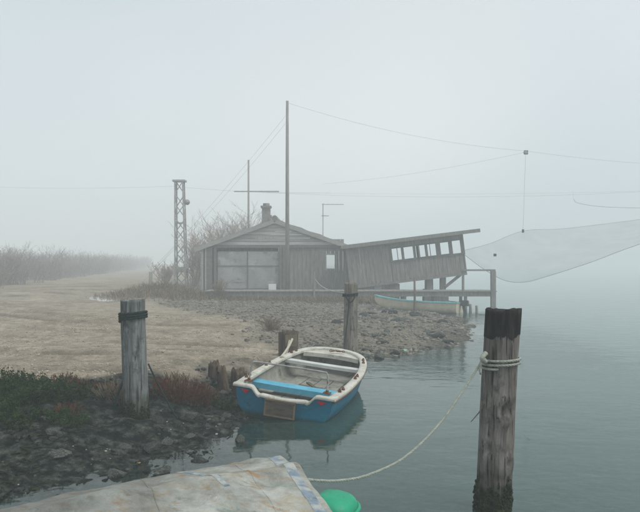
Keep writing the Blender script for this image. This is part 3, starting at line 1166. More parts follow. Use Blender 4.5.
def make_boat(name, L, half, sheer, keel, floor, m_out, m_in, m_cap, transom_notch=True, capw=0.078, nst=44):
    """open dinghy, stern at y = 0, bow towards +y, waterline at z = 0"""
    root = empty(name)
    half, sheer, keel = smooth_tab(half), smooth_tab(sheer), smooth_tab(keel)
    us = [L * (1 - (1 - i / (nst - 1)) ** 1.5) for i in range(nst)]

    def prof(u, off=0.0):
        b, s, k = interp(half, u) - off, interp(sheer, u), interp(keel, u) + off
        b = max(b, 0.0)
        out = []
        K = [(1.0, 1.0), (0.985, 0.82), (0.96, 0.6), (0.915, 0.4), (0.83, 0.22), (0.66, 0.09), (0.4, 0.03), (0.0, 0.0)]
        for fx, fz in K:
            out.append((b * fx, k + (s - k) * fz))
        return out

    rows = []
    for u in us:
        pr = prof(u)
        rake = -0.10 * (1 - u / L) ** 6
        row = [(-x, u + rake * (z - interp(keel, u)), z) for x, z in pr] + [(x, u + rake * (z - interp(keel, u)), z) for x, z in reversed(pr[:-1])]
        rows.append(row)
    hull = MB().grid(rows).build('hull', m_out, root, True)
    # inner liner
    rows2 = []
    for u in [0.045 + (L - 0.10) * (1 - (1 - i / (nst - 1)) ** 1.5) for i in range(nst)]:
        pr = prof(u, 0.035)
        fl = floor
        pr = [(x, max(z, fl)) for x, z in pr]
        pr[0] = (pr[0][0], interp(sheer, u) - 0.005)
        row = [(-x, u, z) for x, z in pr] + [(x, u, z) for x, z in reversed(pr[:-1])]
        rows2.append(row)
    ln_ = MB().grid(rows2)
    ln_.add(rows2[-1], [tuple(range(len(rows2[-1])))])
    ln_.build('inner_liner', m_in, root, True)
    # transom
    b0, s0, k0 = interp(half, 0), interp(sheer, 0), interp(keel, 0)
    pr = prof(0.0)
    nd = 0.095 if transom_notch else 0.0
    top = []
    for x in np.linspace(-b0, b0, 41):
        e = abs(x) / b0
        z = s0 - nd * (1 - float(sstep(0.50, 0.68, e))) - 0.01 * math.cos(math.pi * min(1, e / 0.5)) * (e < 0.5) * (nd > 0)
        top.append((x, z))

    def bot(x):
        xs_ = [q[0] for q in reversed(pr)]
        zs_ = [q[1] for q in reversed(pr)]
        return float(np.interp(abs(x), xs_, zs_))

    tr = MB()
    outer, inner = [], []
    for (x, z) in top:
        zb = bot(x)
        colo, coli = [], []
        for q in range(7):
            zz = zb + (z - zb) * q / 6
            y = -0.10 * (zz - k0) - 0.002
            colo.append((x, y, zz))
            coli.append((x, y + 0.045, zz))
        outer.append(colo)
        inner.append(coli)
    tr.grid(outer)
    tr.grid([list(reversed(c)) for c in inner])
    tr.build('transom', m_out, root, False)
    # capping: along the sheer and round the bow
    cap = MB()
    cl, cr = [], []
    for u in us:
        b, s = interp(half, u), interp(sheer, u)
        y = u - 0.10 * (1 - u / L) ** 6 * (s - interp(keel, u))
        cl.append(Vector((-b, y, s)))
        cr.append(Vector((b, y, s)))
    line = cl + list(reversed(cr))[1:]
    rows = []
    for i, p in enumerate(line):
        d = (line[min(i + 1, len(line) - 1)] - line[max(i - 1, 0)]).normalized()
        nrm = Vector((-d.y, d.x, 0)).normalized()     # outward on the port side
        sec = [(0.022, -0.030), (0.026, -0.010), (0.023, 0.006), (0.014, 0.011), (-capw * 0.5, 0.013), (-capw + 0.006, 0.010), (-capw, -0.002), (-capw + 0.003, -0.03)]
        rows.append([p + nrm * a + Vector((0, 0, c)) for a, c in sec])
    cap.grid(rows)
    cap.build('gunwale', m_cap, root, True)
    # rub rail under the capping
    rub = MB()
    rub.tube([p + Vector((0, 0, -0.042)) + (Vector((p.x, 0, 0)).normalized() * 0.014 if abs(p.x) > 0.02 else Vector((0, 0.014, 0))) for p in line], 0.012, 6)
    rub.build('rub_rail', M['rust'] if m_cap == M['cap_white'] else m_cap, root, True)
    # transom capping following the notch
    tc = MB()
    rows = []
    ct = [(-b0 - 0.026, top[0][1])] + top + [(b0 + 0.026, top[-1][1])]
    for i, (x, z) in enumerate(ct):
        y = -0.10 * (z - k0)
        rows.append([(x, y - 0.020, z - 0.024), (x, y - 0.024, z - 0.006), (x, y - 0.018, z + 0.010), (x, y + 0.02, z + 0.015), (x, y + 0.058, z + 0.010), (x, y + 0.062, z - 0.004), (x, y + 0.058, z - 0.03)])
    tc.grid(rows)
    tc.add(rows[0], [tuple(range(7))])
    tc.add(rows[-1], [tuple(range(6, -1, -1))])
    tc.build('transom_cap', m_cap, root, True)
    return root, (half, sheer, keel)


HALF = [(0, 0.60), (0.5, 0.64), (1.0, 0.65), (1.5, 0.64), (1.95, 0.59), (2.25, 0.52), (2.45, 0.43), (2.57, 0.31), (2.64, 0.16), (2.66, 0.0)]
SHEER = [(0, 0.335), (0.6, 0.335), (1.3, 0.355), (2.0, 0.395), (2.4, 0.43), (2.66, 0.455)]
KEEL = [(0, -0.075), (0.6, -0.10), (1.4, -0.10), (2.0, -0.075), (2.3, -0.02), (2.5, 0.07), (2.62, 0.2), (2.66, 0.28)]
boat, (hf, sh, kl) = make_boat('rowing_boat', 2.66, HALF, SHEER, KEEL, 0.105, M['blue'], M['liner'], M['cap_white'])
boat.location = (-0.45, 7.66, 0.005)
boat.rotation_euler = (R(0.6), R(6.0), R(-14.6))
tag(boat, 'blue dinghy with white gunwale and light blue seat, nosed against the bank', 'boat')


def thwart(name, y, depth, z, mat, parent, thick=0.035, inset=0.045, front=0.0):
    b1, b2 = interp(hf, y - depth / 2) - inset, interp(hf, y + depth / 2) - inset
    mb = MB()
    n = 8
    for (zz) in (0,):
        rows = []
        for j in range(2):
            yy = y + (j - 0.5) * depth
            bb = b1 if j == 0 else b2
            rows.append([(-bb + 2 * bb * i / n, yy, z - 0.004 * math.sin(math.pi * i / n)) for i in range(n + 1)])
        lo = [[(p[0], p[1], p[2] - thick - front) for p in r_] for r_ in rows]
        mb.grid(rows)
        mb.grid([list(reversed(r_)) for r_ in lo])
        mb.grid([rows[0], lo[0]])
        mb.grid([lo[1], rows[1]])
        mb.add([rows[0][0], rows[1][0], lo[1][0], lo[0][0]], [(0, 1, 2, 3)])
        mb.add([rows[0][-1], rows[1][-1], lo[1][-1], lo[0][-1]], [(3, 2, 1, 0)])
    return mb.build(name, mat, parent)


tag(thwart('seat', 0.62, 0.21, 0.255, M['thwart_blue'], boat, 0.03, 0.05, 0.04), 'light blue plank seat across the stern half')
tag(thwart('seat', 1.86, 0.15, 0.345, M['thwart_white'], boat, 0.03, 0.045, 0.012), 'white plank seat near the bow')
# small foredeck inside the bow
fd = MB()
rows = []
for i in range(10):
    u = 2.36 + (2.60 - 2.36) * i / 9
    b = interp(hf, u) - 0.05
    z = interp(sh, u) - 0.02
    if i == 0:
        pass
    rows.append([(-b + 2 * b * j / 8, u + 0.10 * (abs(j - 4) / 4) ** 2 * (-1 if i == 0 else 0), z) for j in range(9)])
fd.grid(rows)
fd.grid([rows[0], [(p_[0], p_[1], p_[2] - 0.06) for p_ in rows[0]]])
fd.build('foredeck', M['cap_white'], boat, True)
# floor boards
for j, xx in enumerate((-0.27, -0.09, 0.09, 0.27)):
    q = MB()
    q.box((xx, 1.15, 0.118), (0.165, 1.45 - 0.1 * (j % 2), 0.014))
    q.build('floor_board', M['liner'], boat)
# crumpled dark rag lying on the floor boards
q = MB()
q.grid([[(-0.16 + 0.042 * i, 1.02 + 0.036 * j + 0.01 * math.sin(i * 1.3), 0.135 + 0.03 * max(0.0, float(fbm(i * 0.6, j * 0.6, 0, 2, 71))) + 0.012 * math.sin(i * 1.1) * math.sin(j * 1.4)) for i in range(9)] for j in range(8)])
q.build('crumpled_rag', M['plate'], boat, True)
q = MB(); q.box((0.0, 1.30, 0.135), (0.05, 0.36, 0.02), Matrix.Rotation(0.6, 3, 'Z')); q.build('loose_batten', M['plate'], boat)
# blue cleat on the inside of the right hand side
q = MB(); q.box((0.585, 1.42, 0.27), (0.03, 0.07, 0.07)); q.build('blue_bracket', M['thwart_blue'], boat)
q = MB(); q.box((0.57, 1.42, 0.20), (0.03, 0.03, 0.12)); q.build('bracket_stem', M['plate'], boat)
# steel hoop over the stern
hp = [(-0.49, 0.10, 0.345), (-0.485, 0.11, 0.45), (-0.475, 0.115, 0.555), (-0.455, 0.115, 0.585), (-0.42, 0.115, 0.597), (0, 0.115, 0.60), (0.42, 0.115, 0.597), (0.455, 0.115, 0.585), (0.475, 0.115, 0.555), (0.485, 0.11, 0.45), (0.49, 0.10, 0.345)]
q = MB(); q.tube(smooth_path(hp, 5), 0.011, 8); q.build('hoop_rail', M['steel'], boat, True)
for s in (-1, 1):
    q = MB(); q.box((s * 0.49, 0.10, 0.362), (0.085, 0.085, 0.012)); q.tube([(s * 0.49, 0.10, 0.365), (s * 0.49, 0.1, 0.395)], 0.019, 8)
    q.build('rail_foot', M['rust'], boat)
    q = MB()
    q.add([(s * 0.47 - 0.055, -0.071, 0.285), (s * 0.47 + 0.055, -0.071, 0.285), (s * 0.47, -0.062, 0.235),
           (s * 0.47 - 0.055, -0.055, 0.285), (s * 0.47 + 0.055, -0.055, 0.285), (s * 0.47, -0.046, 0.235)],
          [(0, 1, 2), (5, 4, 3), (0, 3, 4, 1), (1, 4, 5, 2), (2, 5, 3, 0)])
    o = q.build('reflector', M['red'], boat)
    o.location.y = 0.022
    for yy in (0.30, 0.44, 1.10, 1.24, 2.02, 2.16):
        b = interp(hf, yy) - 0.028
        z = interp(sh, yy) + 0.022
        q = MB()
        q.tube([(s * b, yy, z - 0.01), (s * b, yy, z + 0.012), (s * b, yy, z + 0.016)], [0.022, 0.021, 0.012], 9)
        q.box((s * b, yy, z + 0.022), (0.022, 0.014, 0.016))
        q.build('rowlock_fitting', M['rust'], boat)
# wooden pad on the transom
q = MB(); q.box((-0.02, -0.052, 0.125), (0.37, 0.03, 0.205), Matrix.Rotation(R(5.7), 3, 'X')); pad = q.build('transom_pad', M['plate'], boat)
for (cx, cz, wx, wz) in ((-0.02, 0.222, 0.38, 0.018), (-0.02, 0.03, 0.38, 0.016), (-0.2, 0.126, 0.018, 0.19), (0.16, 0.126, 0.018, 0.19)):
    q = MB(); q.box((cx, -0.066 - 0.1 * (cz - 0.125), cz), (wx, 0.016, wz)); q.build('pad_edge', M['plate_edge'], pad)
# bow chain and ring
q = MB()
for i in range(7):
    a = i * 0.9
    q.tube([Vector((0.02 + 0.03 * i - 0.06 + 0.02 * math.cos(t_), 2.42 + 0.012 * i + 0.02 * math.sin(t_), 0.455 + 0.012 * math.cos(a) * math.sin(t_))) for t_ in np.linspace(0, 6.283, 11)], 0.007, 5, False)
q.build('bow_chain', M['rust'], boat, True)
# white mooring rope from the stump to the boat's left gunwale
bpy.context.view_layer.update()
g_pt = boat.matrix_world @ Vector((-0.58, 1.62, 0.40))
mr_ = MB()
laid_rope(mr_, catenary((bx_ + 0.05, by_ - 0.19, bz_ + 0.36), g_pt, 0.03, 14), 0.022)
laid_rope(mr_, catenary((bx_ + 0.0, by_ - 0.19, bz_ + 0.33), g_pt + Vector((0.03, 0.04, -0.01)), 0.06, 14), 0.020)
tag(mr_.build('mooring_rope', M['rope_white'], None, True), 'short cream rope tying the blue boat to the squared stump', 'rope')

# second boat, drawn up by the pier
HALF2 = [(0, 0.52), (0.7, 0.62), (1.5, 0.66), (2.3, 0.52), (2.9, 0.28), (3.2, 0.12), (3.34, 0.0)]
SHEER2 = [(0, 0.34), (1.0, 0.34), (2.0, 0.38), (2.8, 0.47), (3.34, 0.56)]
KEEL2 = [(0, -0.08), (1.2, -0.10), (2.3, -0.07), (2.9, 0.03), (3.2, 0.2), (3.34, 0.36)]
boat2, tabs2 = make_boat('rowing_boat', 3.34, HALF2, SHEER2, KEEL2, 0.1, M['cream'], M['turq'], M['turq'], False, 0.09, 30)
boat2.location = (5.05, 23.6, 0.02)
boat2.rotation_euler = (0, R(6), R(62))
tag(boat2, 'cream boat with turquoise inside lying at the shore below the pier', 'boat')
for yy in (0.9, 1.9):
    q = MB(); q.box((0, yy, 0.24), (1.12, 0.2, 0.03)); q.build('seat', M['turq'], boat2)
q = MB(); q.box((0, -0.20, 0.34), (0.2, 0.3, 0.2), None, 0.8); mo = q.build('outboard_motor', M['motor'], boat2)
q = MB(); q.beam((0, -0.16, 0.26), (0, -0.24, -0.12), 0.08, 0.1); q.build('motor_shaft', M['motor'], mo)
q = MB(); q.tube([(0, -0.05, 0.36), (0.03, 0.4, 0.40)], 0.018, 6); q.build('tiller', M['motor'], mo)


# ------------------------------------------------------------------ tarp covered boat in the foreground
cb = empty('covered_boat', (0, 0, 0))
tag(cb, 'boat under a stained grey canvas cover in the near foreground', 'boat')
# far gunwale and near gunwale run from the square stern (right) towards the bow (left, near)
FAR = [Vector((-0.315, 4.52, 0.50)), Vector((-0.72, 4.20, 0.52)), Vector((-1.15, 3.86, 0.54)), Vector((-1.62, 3.42, 0.56)), Vector((-2.05, 2.85, 0.59)), Vector((-2.35, 2.25, 0.62))]
NEAR = [Vector((0.10, 3.36, 0.50)), Vector((-0.25, 3.10, 0.52)), Vector((-0.70, 2.80, 0.54)), Vector((-1.25, 2.50, 0.56)), Vector((-1.85, 2.25, 0.59)), Vector((-2.32, 2.12, 0.62))]
far_s, near_s = smooth_path(FAR, 14), smooth_path(NEAR, 14)
ns, ntt = len(far_s), 46


def tarp_point(i, j):
    """i along the boat from the stern, j across; hangs over both edges"""
    t_ = -0.16 + 1.32 * j / (ntt - 1)
    a, b = far_s[i], near_s[i]
    tc_ = min(1, max(0, t_))
    p = a.lerp(b, tc_)
    camber = 0.10 * (1 - (2 * tc_ - 1) ** 2) * (0.65 + 0.35 * min(1, i / 12))
    ridge = 0.03 * math.exp(-((tc_ - 0.42) / 0.07) ** 2)
    s = i / (ns - 1)
    wr = 0.014 * float(fbm(s * 9, t_ * 3.0, 0, 3, 3)) + 0.008 * float(fbm(s * 26 + t_ * 6, t_ * 8, 0, 2, 5)) - 0.016 * abs(float(vnoise(s * 7 - t_ * 3.5, t_ * 1.3 + s * 2, 0, 44)))
    # shallow sags between the battens underneath
    wr -= 0.022 * math.sin(math.pi * ((s * 4.2) % 1.0)) ** 2 * math.sin(math.pi * tc_)
    z = p.z + camber + ridge + wr
    over = max(0, -t_, t_ - 1)
    if over > 0:
        dirn = (a - b).normalized() if t_ < 0 else (b - a).normalized()
        p = p + dirn * min(over, 0.03) * 1.2
        z -= 1.5 * over * (1 + 0.35 * float(fbm(s * 14, 0, 0, 2, 19))) + 0.01
    return Vector((p.x, p.y, z))


rows = []
# the cover folds down over the stern
axis = (far_s[0] - far_s[8]).normalized()
for q in (0.085, 0.055, 0.03, 0.012):
    row = []
    for j in range(ntt):
        p = tarp_point(0, j)
        drop = {0.085: 0.20, 0.055: 0.085, 0.03: 0.03, 0.012: 0.007}[q] * (1 + 0.25 * math.sin(j * 0.9) * (q > 0.05))
        row.append(Vector((p.x, p.y, p.z - drop)) + Vector((0.88, 0.3, 0)) * q * 0.75)
    rows.append(row)
for i in range(ns):
    rows.append([tarp_point(i, j) for j in range(ntt)])


def canvas_material():
    m, t, b, out = nodes_of('stained_canvas')
    co = coords(t, (1, 1, 1))
    n1 = N(t, 'ShaderNodeTexNoise', Scale=3.2, Detail=9.0, Roughness=0.68)
    t.links.new(co, n1.inputs['Vector'])
    rp_ = ramp(t, [(0.3, (0.12, 0.12, 0.105)), (0.45, (0.24, 0.245, 0.22)), (0.58, (0.34, 0.355, 0.33)), (0.72, (0.43, 0.445, 0.42))])
    t.links.new(n1.outputs[0], rp_.inputs[0])
    c = rp_.outputs[0]
    for (col_, ss, th, st_, seed) in (((0.25, 0.15, 0.06), 7.5, 0.53, 0.85, 3.1), ((0.30, 0.23, 0.12), 3.0, 0.52, 0.6, 5.5), ((0.055, 0.055, 0.045), 5.0, 0.55, 0.85, 9.7), ((0.14, 0.2, 0.27), 3.4, 0.6, 0.6, 23.0), ((0.17, 0.28, 0.25), 2.4, 0.55, 0.45, 17.0), ((0.03, 0.03, 0.025), 26.0, 0.64, 0.75, 29.0)):
        mp = N(t, 'ShaderNodeMapping')
        mp.inputs['Location'].default_value = (seed, seed * 0.7, 0)
        mp.inputs['Rotation'].default_value = (0, 0, R(40))
        mp.inputs['Scale'].default_value = (1, 1.5, 1)
        t.links.new(co, mp.inputs[0])
        n2 = N(t, 'ShaderNodeTexNoise', Scale=ss, Detail=9.0, Roughness=0.7)
        t.links.new(mp.outputs[0], n2.inputs['Vector'])
        r2 = ramp(t, [(th, 0.0), (th + 0.16, st_)])
        t.links.new(n2.outputs[0], r2.inputs[0])
        c = mixc(t, r2.outputs[0], c, col_)
    # ragged darker tone towards the bow end of the cover
    sp = N(t, 'ShaderNodeSeparateXYZ')
    t.links.new(co, sp.inputs[0])
    n5 = N(t, 'ShaderNodeTexNoise', Scale=2.5, Detail=8.0, Roughness=0.7)
    t.links.new(co, n5.inputs['Vector'])
    ad = N(t, 'ShaderNodeMath', operation='MULTIPLY_ADD')
    t.links.new(n5.outputs[0], ad.inputs[0])
    ad.inputs[1].default_value = 1.6
    t.links.new(sp.outputs[0], ad.inputs[2])
    mr2 = N(t, 'ShaderNodeMapRange')
    t.links.new(ad.outputs[0], mr2.inputs[0])
    mr2.inputs[1].default_value = -0.5
    mr2.inputs[2].default_value = 0.25
    mr2.inputs[3].default_value = 0.62
    mr2.inputs[4].default_value = 0.0
    c = mixc(t, mr2.outputs[0], c, (0.085, 0.085, 0.08))
    t.links.new(c, b.inputs['Base Color'])
    b.inputs['Roughness'].default_value = 0.85
    b.inputs['Specular IOR Level'].default_value = 0.25
    wv = N(t, 'ShaderNodeTexNoise', Scale=5.0, Detail=6.0, Roughness=0.6, Distortion=0.6)
    t.links.new(co, wv.inputs['Vector'])
    cs1 = N(t, 'ShaderNodeMath', operation='SUBTRACT')
    t.links.new(wv.outputs[0], cs1.inputs[0])
    cs1.inputs[1].default_value = 0.5
    cs2 = N(t, 'ShaderNodeMath', operation='ABSOLUTE')
    t.links.new(cs1.outputs[0], cs2.inputs[0])
    bp1 = N(t, 'ShaderNodeBump', Strength=0.7, Distance=0.06)
    t.links.new(cs2.outputs[0], bp1.inputs['Height'])
    fn = N(t, 'ShaderNodeTexNoise', Scale=180.0, Detail=3.0)
    t.links.new(co, fn.inputs['Vector'])
    bp2 = N(t, 'ShaderNodeBump', Strength=0.3, Distance=0.003)
    t.links.new(fn.outputs[0], bp2.inputs['Height'])
    t.links.new(bp1.outputs[0], bp2.inputs['Normal'])
    t.links.new(bp2.outputs[0], b.inputs['Normal'])
    return m


M['canvas'] = canvas_material()
tq = MB().grid(rows)
tarp = tq.build('canvas_cover', M['canvas'], cb, True)
md = tarp.modifiers.new('thickness', 'SOLIDIFY')
md.thickness = 0.006
md.offset = -1
M['tape'] = nmat('faded_blue_tape', [(0.11, 0.15, 0.19), (0.17, 0.225, 0.275), (0.29, 0.32, 0.33)], 10, rough=0.7, bump=0.3, bscale=40,
                 spots=[((0.36, 0.37, 0.34), 9, 0.47, 0.9), ((0.12, 0.12, 0.10), 22, 0.6, 0.7)])


def strip(i0, i1, j0, j1, wdt_i, lift=0.009):
    """tape stuck on the cover between two grid places"""
    mb = MB()
    n = 40
    rr = []
    for q in range(n + 1):
        u = q / n
        fi, fj = i0 + (i1 - i0) * u, j0 + (j1 - j0) * u
        row = []
        for k in (-0.5, -0.25, 0, 0.25, 0.5):
            ii = fi + wdt_i * k
            a = int(max(0, min(ns - 2, math.floor(ii))))
            fa = max(0.0, min(1.0, ii - a))
            b = int(max(0, min(ntt - 2, math.floor(fj))))
            fb = fj - b
            p = (tarp_point(a, b) * (1 - fa) + tarp_point(a + 1, b) * fa) * (1 - fb) + (tarp_point(a, b + 1) * (1 - fa) + tarp_point(a + 1, b + 1) * fa) * fb
            row.append(p + Vector((0, 0, lift - 0.003 * abs(k))))
        rr.append(row)
    mb.grid(rr)
    o = mb.build('blue_tape', M['tape'], cb, True)
    return o


strip(1.8, 2.2, 5.5, 44, 2.1)
strip(20.0, 15.5, 8, 24, 0.9)
# seams
for (a_, b_) in ((11.0, 10.0), (27.0, 26.5)):
    q = MB()
    pts = []
    for k in range(60):
        fj = 6 + 38 * k / 59
        ii = int(a_ + (b_ - a_) * k / 59)
        jj = int(fj)
        fb = fj - jj
        pts.append(tarp_point(ii, jj) * (1 - fb) + tarp_point(ii, min(ntt - 1, jj + 1)) * fb + Vector((0, 0, 0.004)))
    q.tube(pts, 0.006, 5)
    q.build('seam', M['canvas'], cb, True)
# rolled hem and eyelets along the stern edge of the cover
q = MB()
q.tube([Vector(p_) + Vector((0.004, 0.0, -0.012)) for p_ in rows[0]], 0.009, 6)
q.build('hem', M['canvas'], cb, True)
for j in range(4, ntt - 3, 6):
    p_ = Vector(rows[1][j])
    q = MB()
    q.tube([p_ + Vector((0.012, 0.004, 0.006)) + Vector((0.0035 * math.cos(a) * 0, 0.013 * math.cos(a), 0.013 * math.sin(a))) for a in np.linspace(0, 6.283, 13)], 0.004, 5, False)
    q.build('eyelet', M['rust'], cb, True)
# the hull below
hb = MB()
rows = []
for i in range(0, ns):
    a, b = far_s[i], near_s[i]
    row = []
    for k in range(9):
        tt = k / 8
        c_ = a.lerp(b, tt)
        zz = -0.12 + (a.z + 0.05) * (abs(2 * tt - 1) ** 2.2)
        mid = (a + b) / 2
        sq = 0.97
        row.append(Vector((mid.x + (c_.x - mid.x) * sq, mid.y + (c_.y - mid.y) * sq, zz)))
    rows.append(row)
hb.grid(rows)
r0 = rows[0]
hb.add(r0, [tuple(range(8, -1, -1))])
hb.build('hull', M['hullgrey'], cb, True)

# green plastic cover past the stern of the covered boat
gp = empty('plastic_cover', (0.045, 4.0, 0.0))
gp.rotation_euler = (0, R(8), R(-22))
gp.scale = (0.92, 0.92, 1.0)
tag(gp, 'rounded green plastic cover with a rim, just past the end of the canvas', 'cover')
g = MB()
rows = []
for i in range(17):
    ph = i / 16
    row = []
    for j in range(40):
        th = 2 * math.pi * j / 40
        ca, sa = math.cos(th), math.sin(th)
        ex = 0.75
        sx = math.copysign(abs(ca) ** ex, ca)
        sy = math.copysign(abs(sa) ** ex, sa)
        k = math.cos(ph * math.pi / 2) ** 0.55 if ph < 1 else 0.0
        row.append((0.14 * sx * max(k, 0.001), 0.17 * sy * max(k, 0.001), 0.355 + 0.075 * math.sin(ph * math.pi / 2)))
    rows.append(row)
g.grid(rows, True)
g.build('dome', M['greenp'], gp, True)
g = MB()
for k, (r_, z_) in enumerate(((0.012, 0.355),)):
    g.tube([(0.150 * math.copysign(abs(math.cos(a)) ** 0.75, math.cos(a)), 0.180 * math.copysign(abs(math.sin(a)) ** 0.75, math.sin(a)), z_) for a in np.linspace(0, 2 * math.pi, 49)], 0.014, 8, False)
g.build('rim', M['greenp'], gp, True)
g = MB()
rows = []
for i, (k, z) in enumerate(((1.0, 0.35), (0.93, 0.18), (0.8, 0.0), (0.7, -0.1))):
    rows.append([(0.136 * k * math.cos(2 * math.pi * j / 24), 0.165 * k * math.sin(2 * math.pi * j / 24), z) for j in range(24)])
g.grid(rows, True)
g.build('body', M['greenp'], gp, True)

# mooring rope from the right post to the covered boat
pp = [P(484, 357.5, 4.80), P(470, 380, 4.72), P(440, 423, 4.56), P(405, 457, 4.38), P(368, 475, 4.2), P(340, 480.5, 4.06), P(318, 480.5, 3.95), P(306, 479, 3.92)]
ro = MB()
zc = 1.135
wp = [Vector((PR.x + (p_.x - PR.x), p_.y, p_.z)) for p_ in wrap_path((PR.x, PR.y), 0.141, zc, 2.25, 0.012, 0.03, math.pi * 0.95, LEAN_R)]
laid_rope(ro, wp, 0.0105)
laid_rope(ro, smooth_path(pp, 12), 0.0092)
laid_rope(ro, smooth_path([P(485, 358, 4.77), P(481, 364, 4.75), P(480, 371, 4.75), P(482, 376, 4.75)], 6), 0.010)
ro.tube(smooth_path([P(486, 353, 4.77), P(482, 358, 4.74), P(486, 362, 4.76)], 5), 0.018, 7)
tag(ro.build('mooring_rope', M['rope_pale'], None, True), 'pale rope sagging from the tarred post to the canvas covered boat', 'rope')


# ------------------------------------------------------------------ plants of the bank
def blade(mb, p, d, L, wd, bend=0.2, g=random):
    p = Vector(p)
    d = Vector(d).normalized()
    s = d.cross(Vector((g.uniform(-1, 1), g.uniform(-1, 1), 0.1))).normalized() * wd
    side = Vector((d.x, d.y, 0))
    q = p + d * L * 0.55
    r_ = p + d * L + side * L * bend - Vector((0, 0, L * bend * 0.4))
    mb.add([p - s, p + s, q + s * 0.8, q - s * 0.8, r_], [(0, 1, 2, 3), (3, 2, 4)])


def glasswort(mb, c, rad, h, n, seed):
    g = random.Random(seed)
    for i in range(n):
        a, r_ = g.uniform(0, 6.283), rad * math.sqrt(g.random())
        x, y = c[0] + r_ * math.cos(a), c[1] + r_ * math.sin(a)
        d = Vector((math.cos(a) * r_ / rad * 0.7 + g.uniform(-0.25, 0.25), math.sin(a) * r_ / rad * 0.7 + g.uniform(-0.25, 0.25), 1)).normalized()
        L = h * g.uniform(0.5, 1.1) * (1 - 0.4 * r_ / rad)
        p0 = Vector((x, y, gz_fast(x, y) - 0.01))
        p1 = p0 + d * L
        mb.tube([p0, p0.lerp(p1, 0.5), p1], [0.0045, 0.004, 0.0015], 4, False)
        for k in range(g.randint(4, 7)):
            u = g.uniform(0.3, 0.95)
            q = p0.lerp(p1, u)
            dd = (d + Vector((g.uniform(-1, 1), g.uniform(-1, 1), g.uniform(-0.1, 0.5)))).normalized()
            l2 = L * g.uniform(0.12, 0.3)
            mb.tube([q, q + dd * l2], [0.0035, 0.0014], 3, False)


def gz_fast(x, y):
    return gz(x, y)


def leafy(mb, c, rad, h, n, seed, leaf=0.018):
    g = random.Random(seed)
    for i in range(n):
        a, r_ = g.uniform(0, 6.283), rad * math.sqrt(g.random())
        x, y = c[0] + r_ * math.cos(a), c[1] + r_ * 0.6 * math.sin(a)
        d = Vector((math.cos(a) * 0.5 + g.uniform(-0.4, 0.4), math.sin(a) * 0.4 + g.uniform(-0.4, 0.4), 1)).normalized()
        L = h * g.uniform(0.35, 1.15)
        p0 = Vector((x, y, gz(x, y) - 0.01))
        mb.tube([p0, p0 + d * L], [0.003, 0.0015], 3, False)
        for k in range(g.randint(8, 14)):
            q = p0 + d * L * g.uniform(0.25, 1.0)
            dd = Vector((g.uniform(-1, 1), g.uniform(-1, 1), g.uniform(-0.2, 0.9))).normalized()
            s = dd.orthogonal().normalized() * leaf * 0.32
            l2 = leaf * g.uniform(0.7, 1.8)
            up = dd.cross(s).normalized() * leaf * 0.12
            mb.add([q, q + dd * l2 * 0.5 + s - up, q + dd * l2, q + dd * l2 * 0.5 - s - up, q + dd * l2 * 0.5 + up], [(0, 1, 4), (1, 2, 4), (2, 3, 4), (3, 0, 4)])


def plant(name, kind, spots, label, mat, cat='plant', group=None, **kw):
    mb = MB()
    for k, (x, y, rad, h, n) in enumerate(spots):
        (glasswort if kind == 'g' else leafy)(mb, (x, y), rad, h, n, hash((round(x * 100), round(y * 100))) & 0xFFFF, **kw)
    o = mb.build(name, mat)
    c = spots[0]
    return tag(o, label, cat, group)


plant('glasswort_plant', 'g', [(-1.66, 7.75, 0.23, 0.36, 190), (-1.46, 7.8, 0.17, 0.30, 110), (-1.9, 7.7, 0.14, 0.24, 60)], 'bushy red brown glasswort right of the blue grey post', M['redweed'])
plant('glasswort_plant', 'g', [(-2.25, 7.45, 0.12, 0.17, 50)], 'small reddish glasswort just left of the blue grey post', M['redweed'])
plant('glasswort_plant', 'g', [(-2.80, 7.5, 0.22, 0.17, 90), (-3.0, 7.55, 0.2, 0.15, 60)], 'thin reddish weeds at the gravel edge left of the post', M['redweed'])
plant('glasswort_plant', 'g', [(-2.62, 6.75, 0.12, 0.15, 60)], 'dark red weed low on the bank, left of the post foot', M['redweed'])
plant('glasswort_plant', 'g', [(-3.4, 7.05, 0.22, 0.16, 90)], 'reddish weeds among the dark leaves at the left edge', M['redweed'])
plant('leafy_weed', 'l', [(-3.05, 6.98, 0.30, 0.22, 190), (-2.85, 7.18, 0.24, 0.20, 110)], 'green leafy weed clump on the bank below the gravel edge', M['weed'], leaf=0.026)
plant('leafy_weed', 'l', [(-3.5, 6.98, 0.32, 0.26, 230), (-3.75, 6.68, 0.3, 0.22, 170), (-3.4, 6.68, 0.3, 0.20, 140)], 'dark leafy weed clump at the far left of the bank', M['weed'], leaf=0.026)
plant('leafy_weed', 'l', [(-3.3, 6.38, 0.28, 0.16, 120), (-3.0, 6.33, 0.26, 0.14, 100)], 'low dark weeds on the bank slope, left side', M['weed'], leaf=0.026)
plant('leafy_weed', 'l', [(-2.55, 6.48, 0.2, 0.11, 70)], 'small green weed on the bank slope left of the post', M['weed'], leaf=0.026)
plant('leafy_weed', 'l', [(-3.5, 5.63, 0.3, 0.11, 90)], 'dark weed patch low on the bank near the left edge', M['weed'], leaf=0.026)
plant('dry_weed', 'g', [(-2.35, 7.4, 0.2, 0.2, 90), (-2.2, 7.25, 0.14, 0.16, 50)], 'dry brown stalks behind the foot of the blue grey post', M['dryweed'])
plant('dry_weed', 'g', [(-1.5, 8.15, 0.2, 0.2, 80), (-1.75, 8.05, 0.18, 0.22, 70)], 'dry brown stalks just behind the red glasswort', M['dryweed'])
plant('dry_weed', 'g', [(-3.3, 7.4, 0.26, 0.14, 80), (-3.6, 7.45, 0.22, 0.15, 60)], 'dry stalks along the gravel edge behind the dark leaves', M['dryweed'])
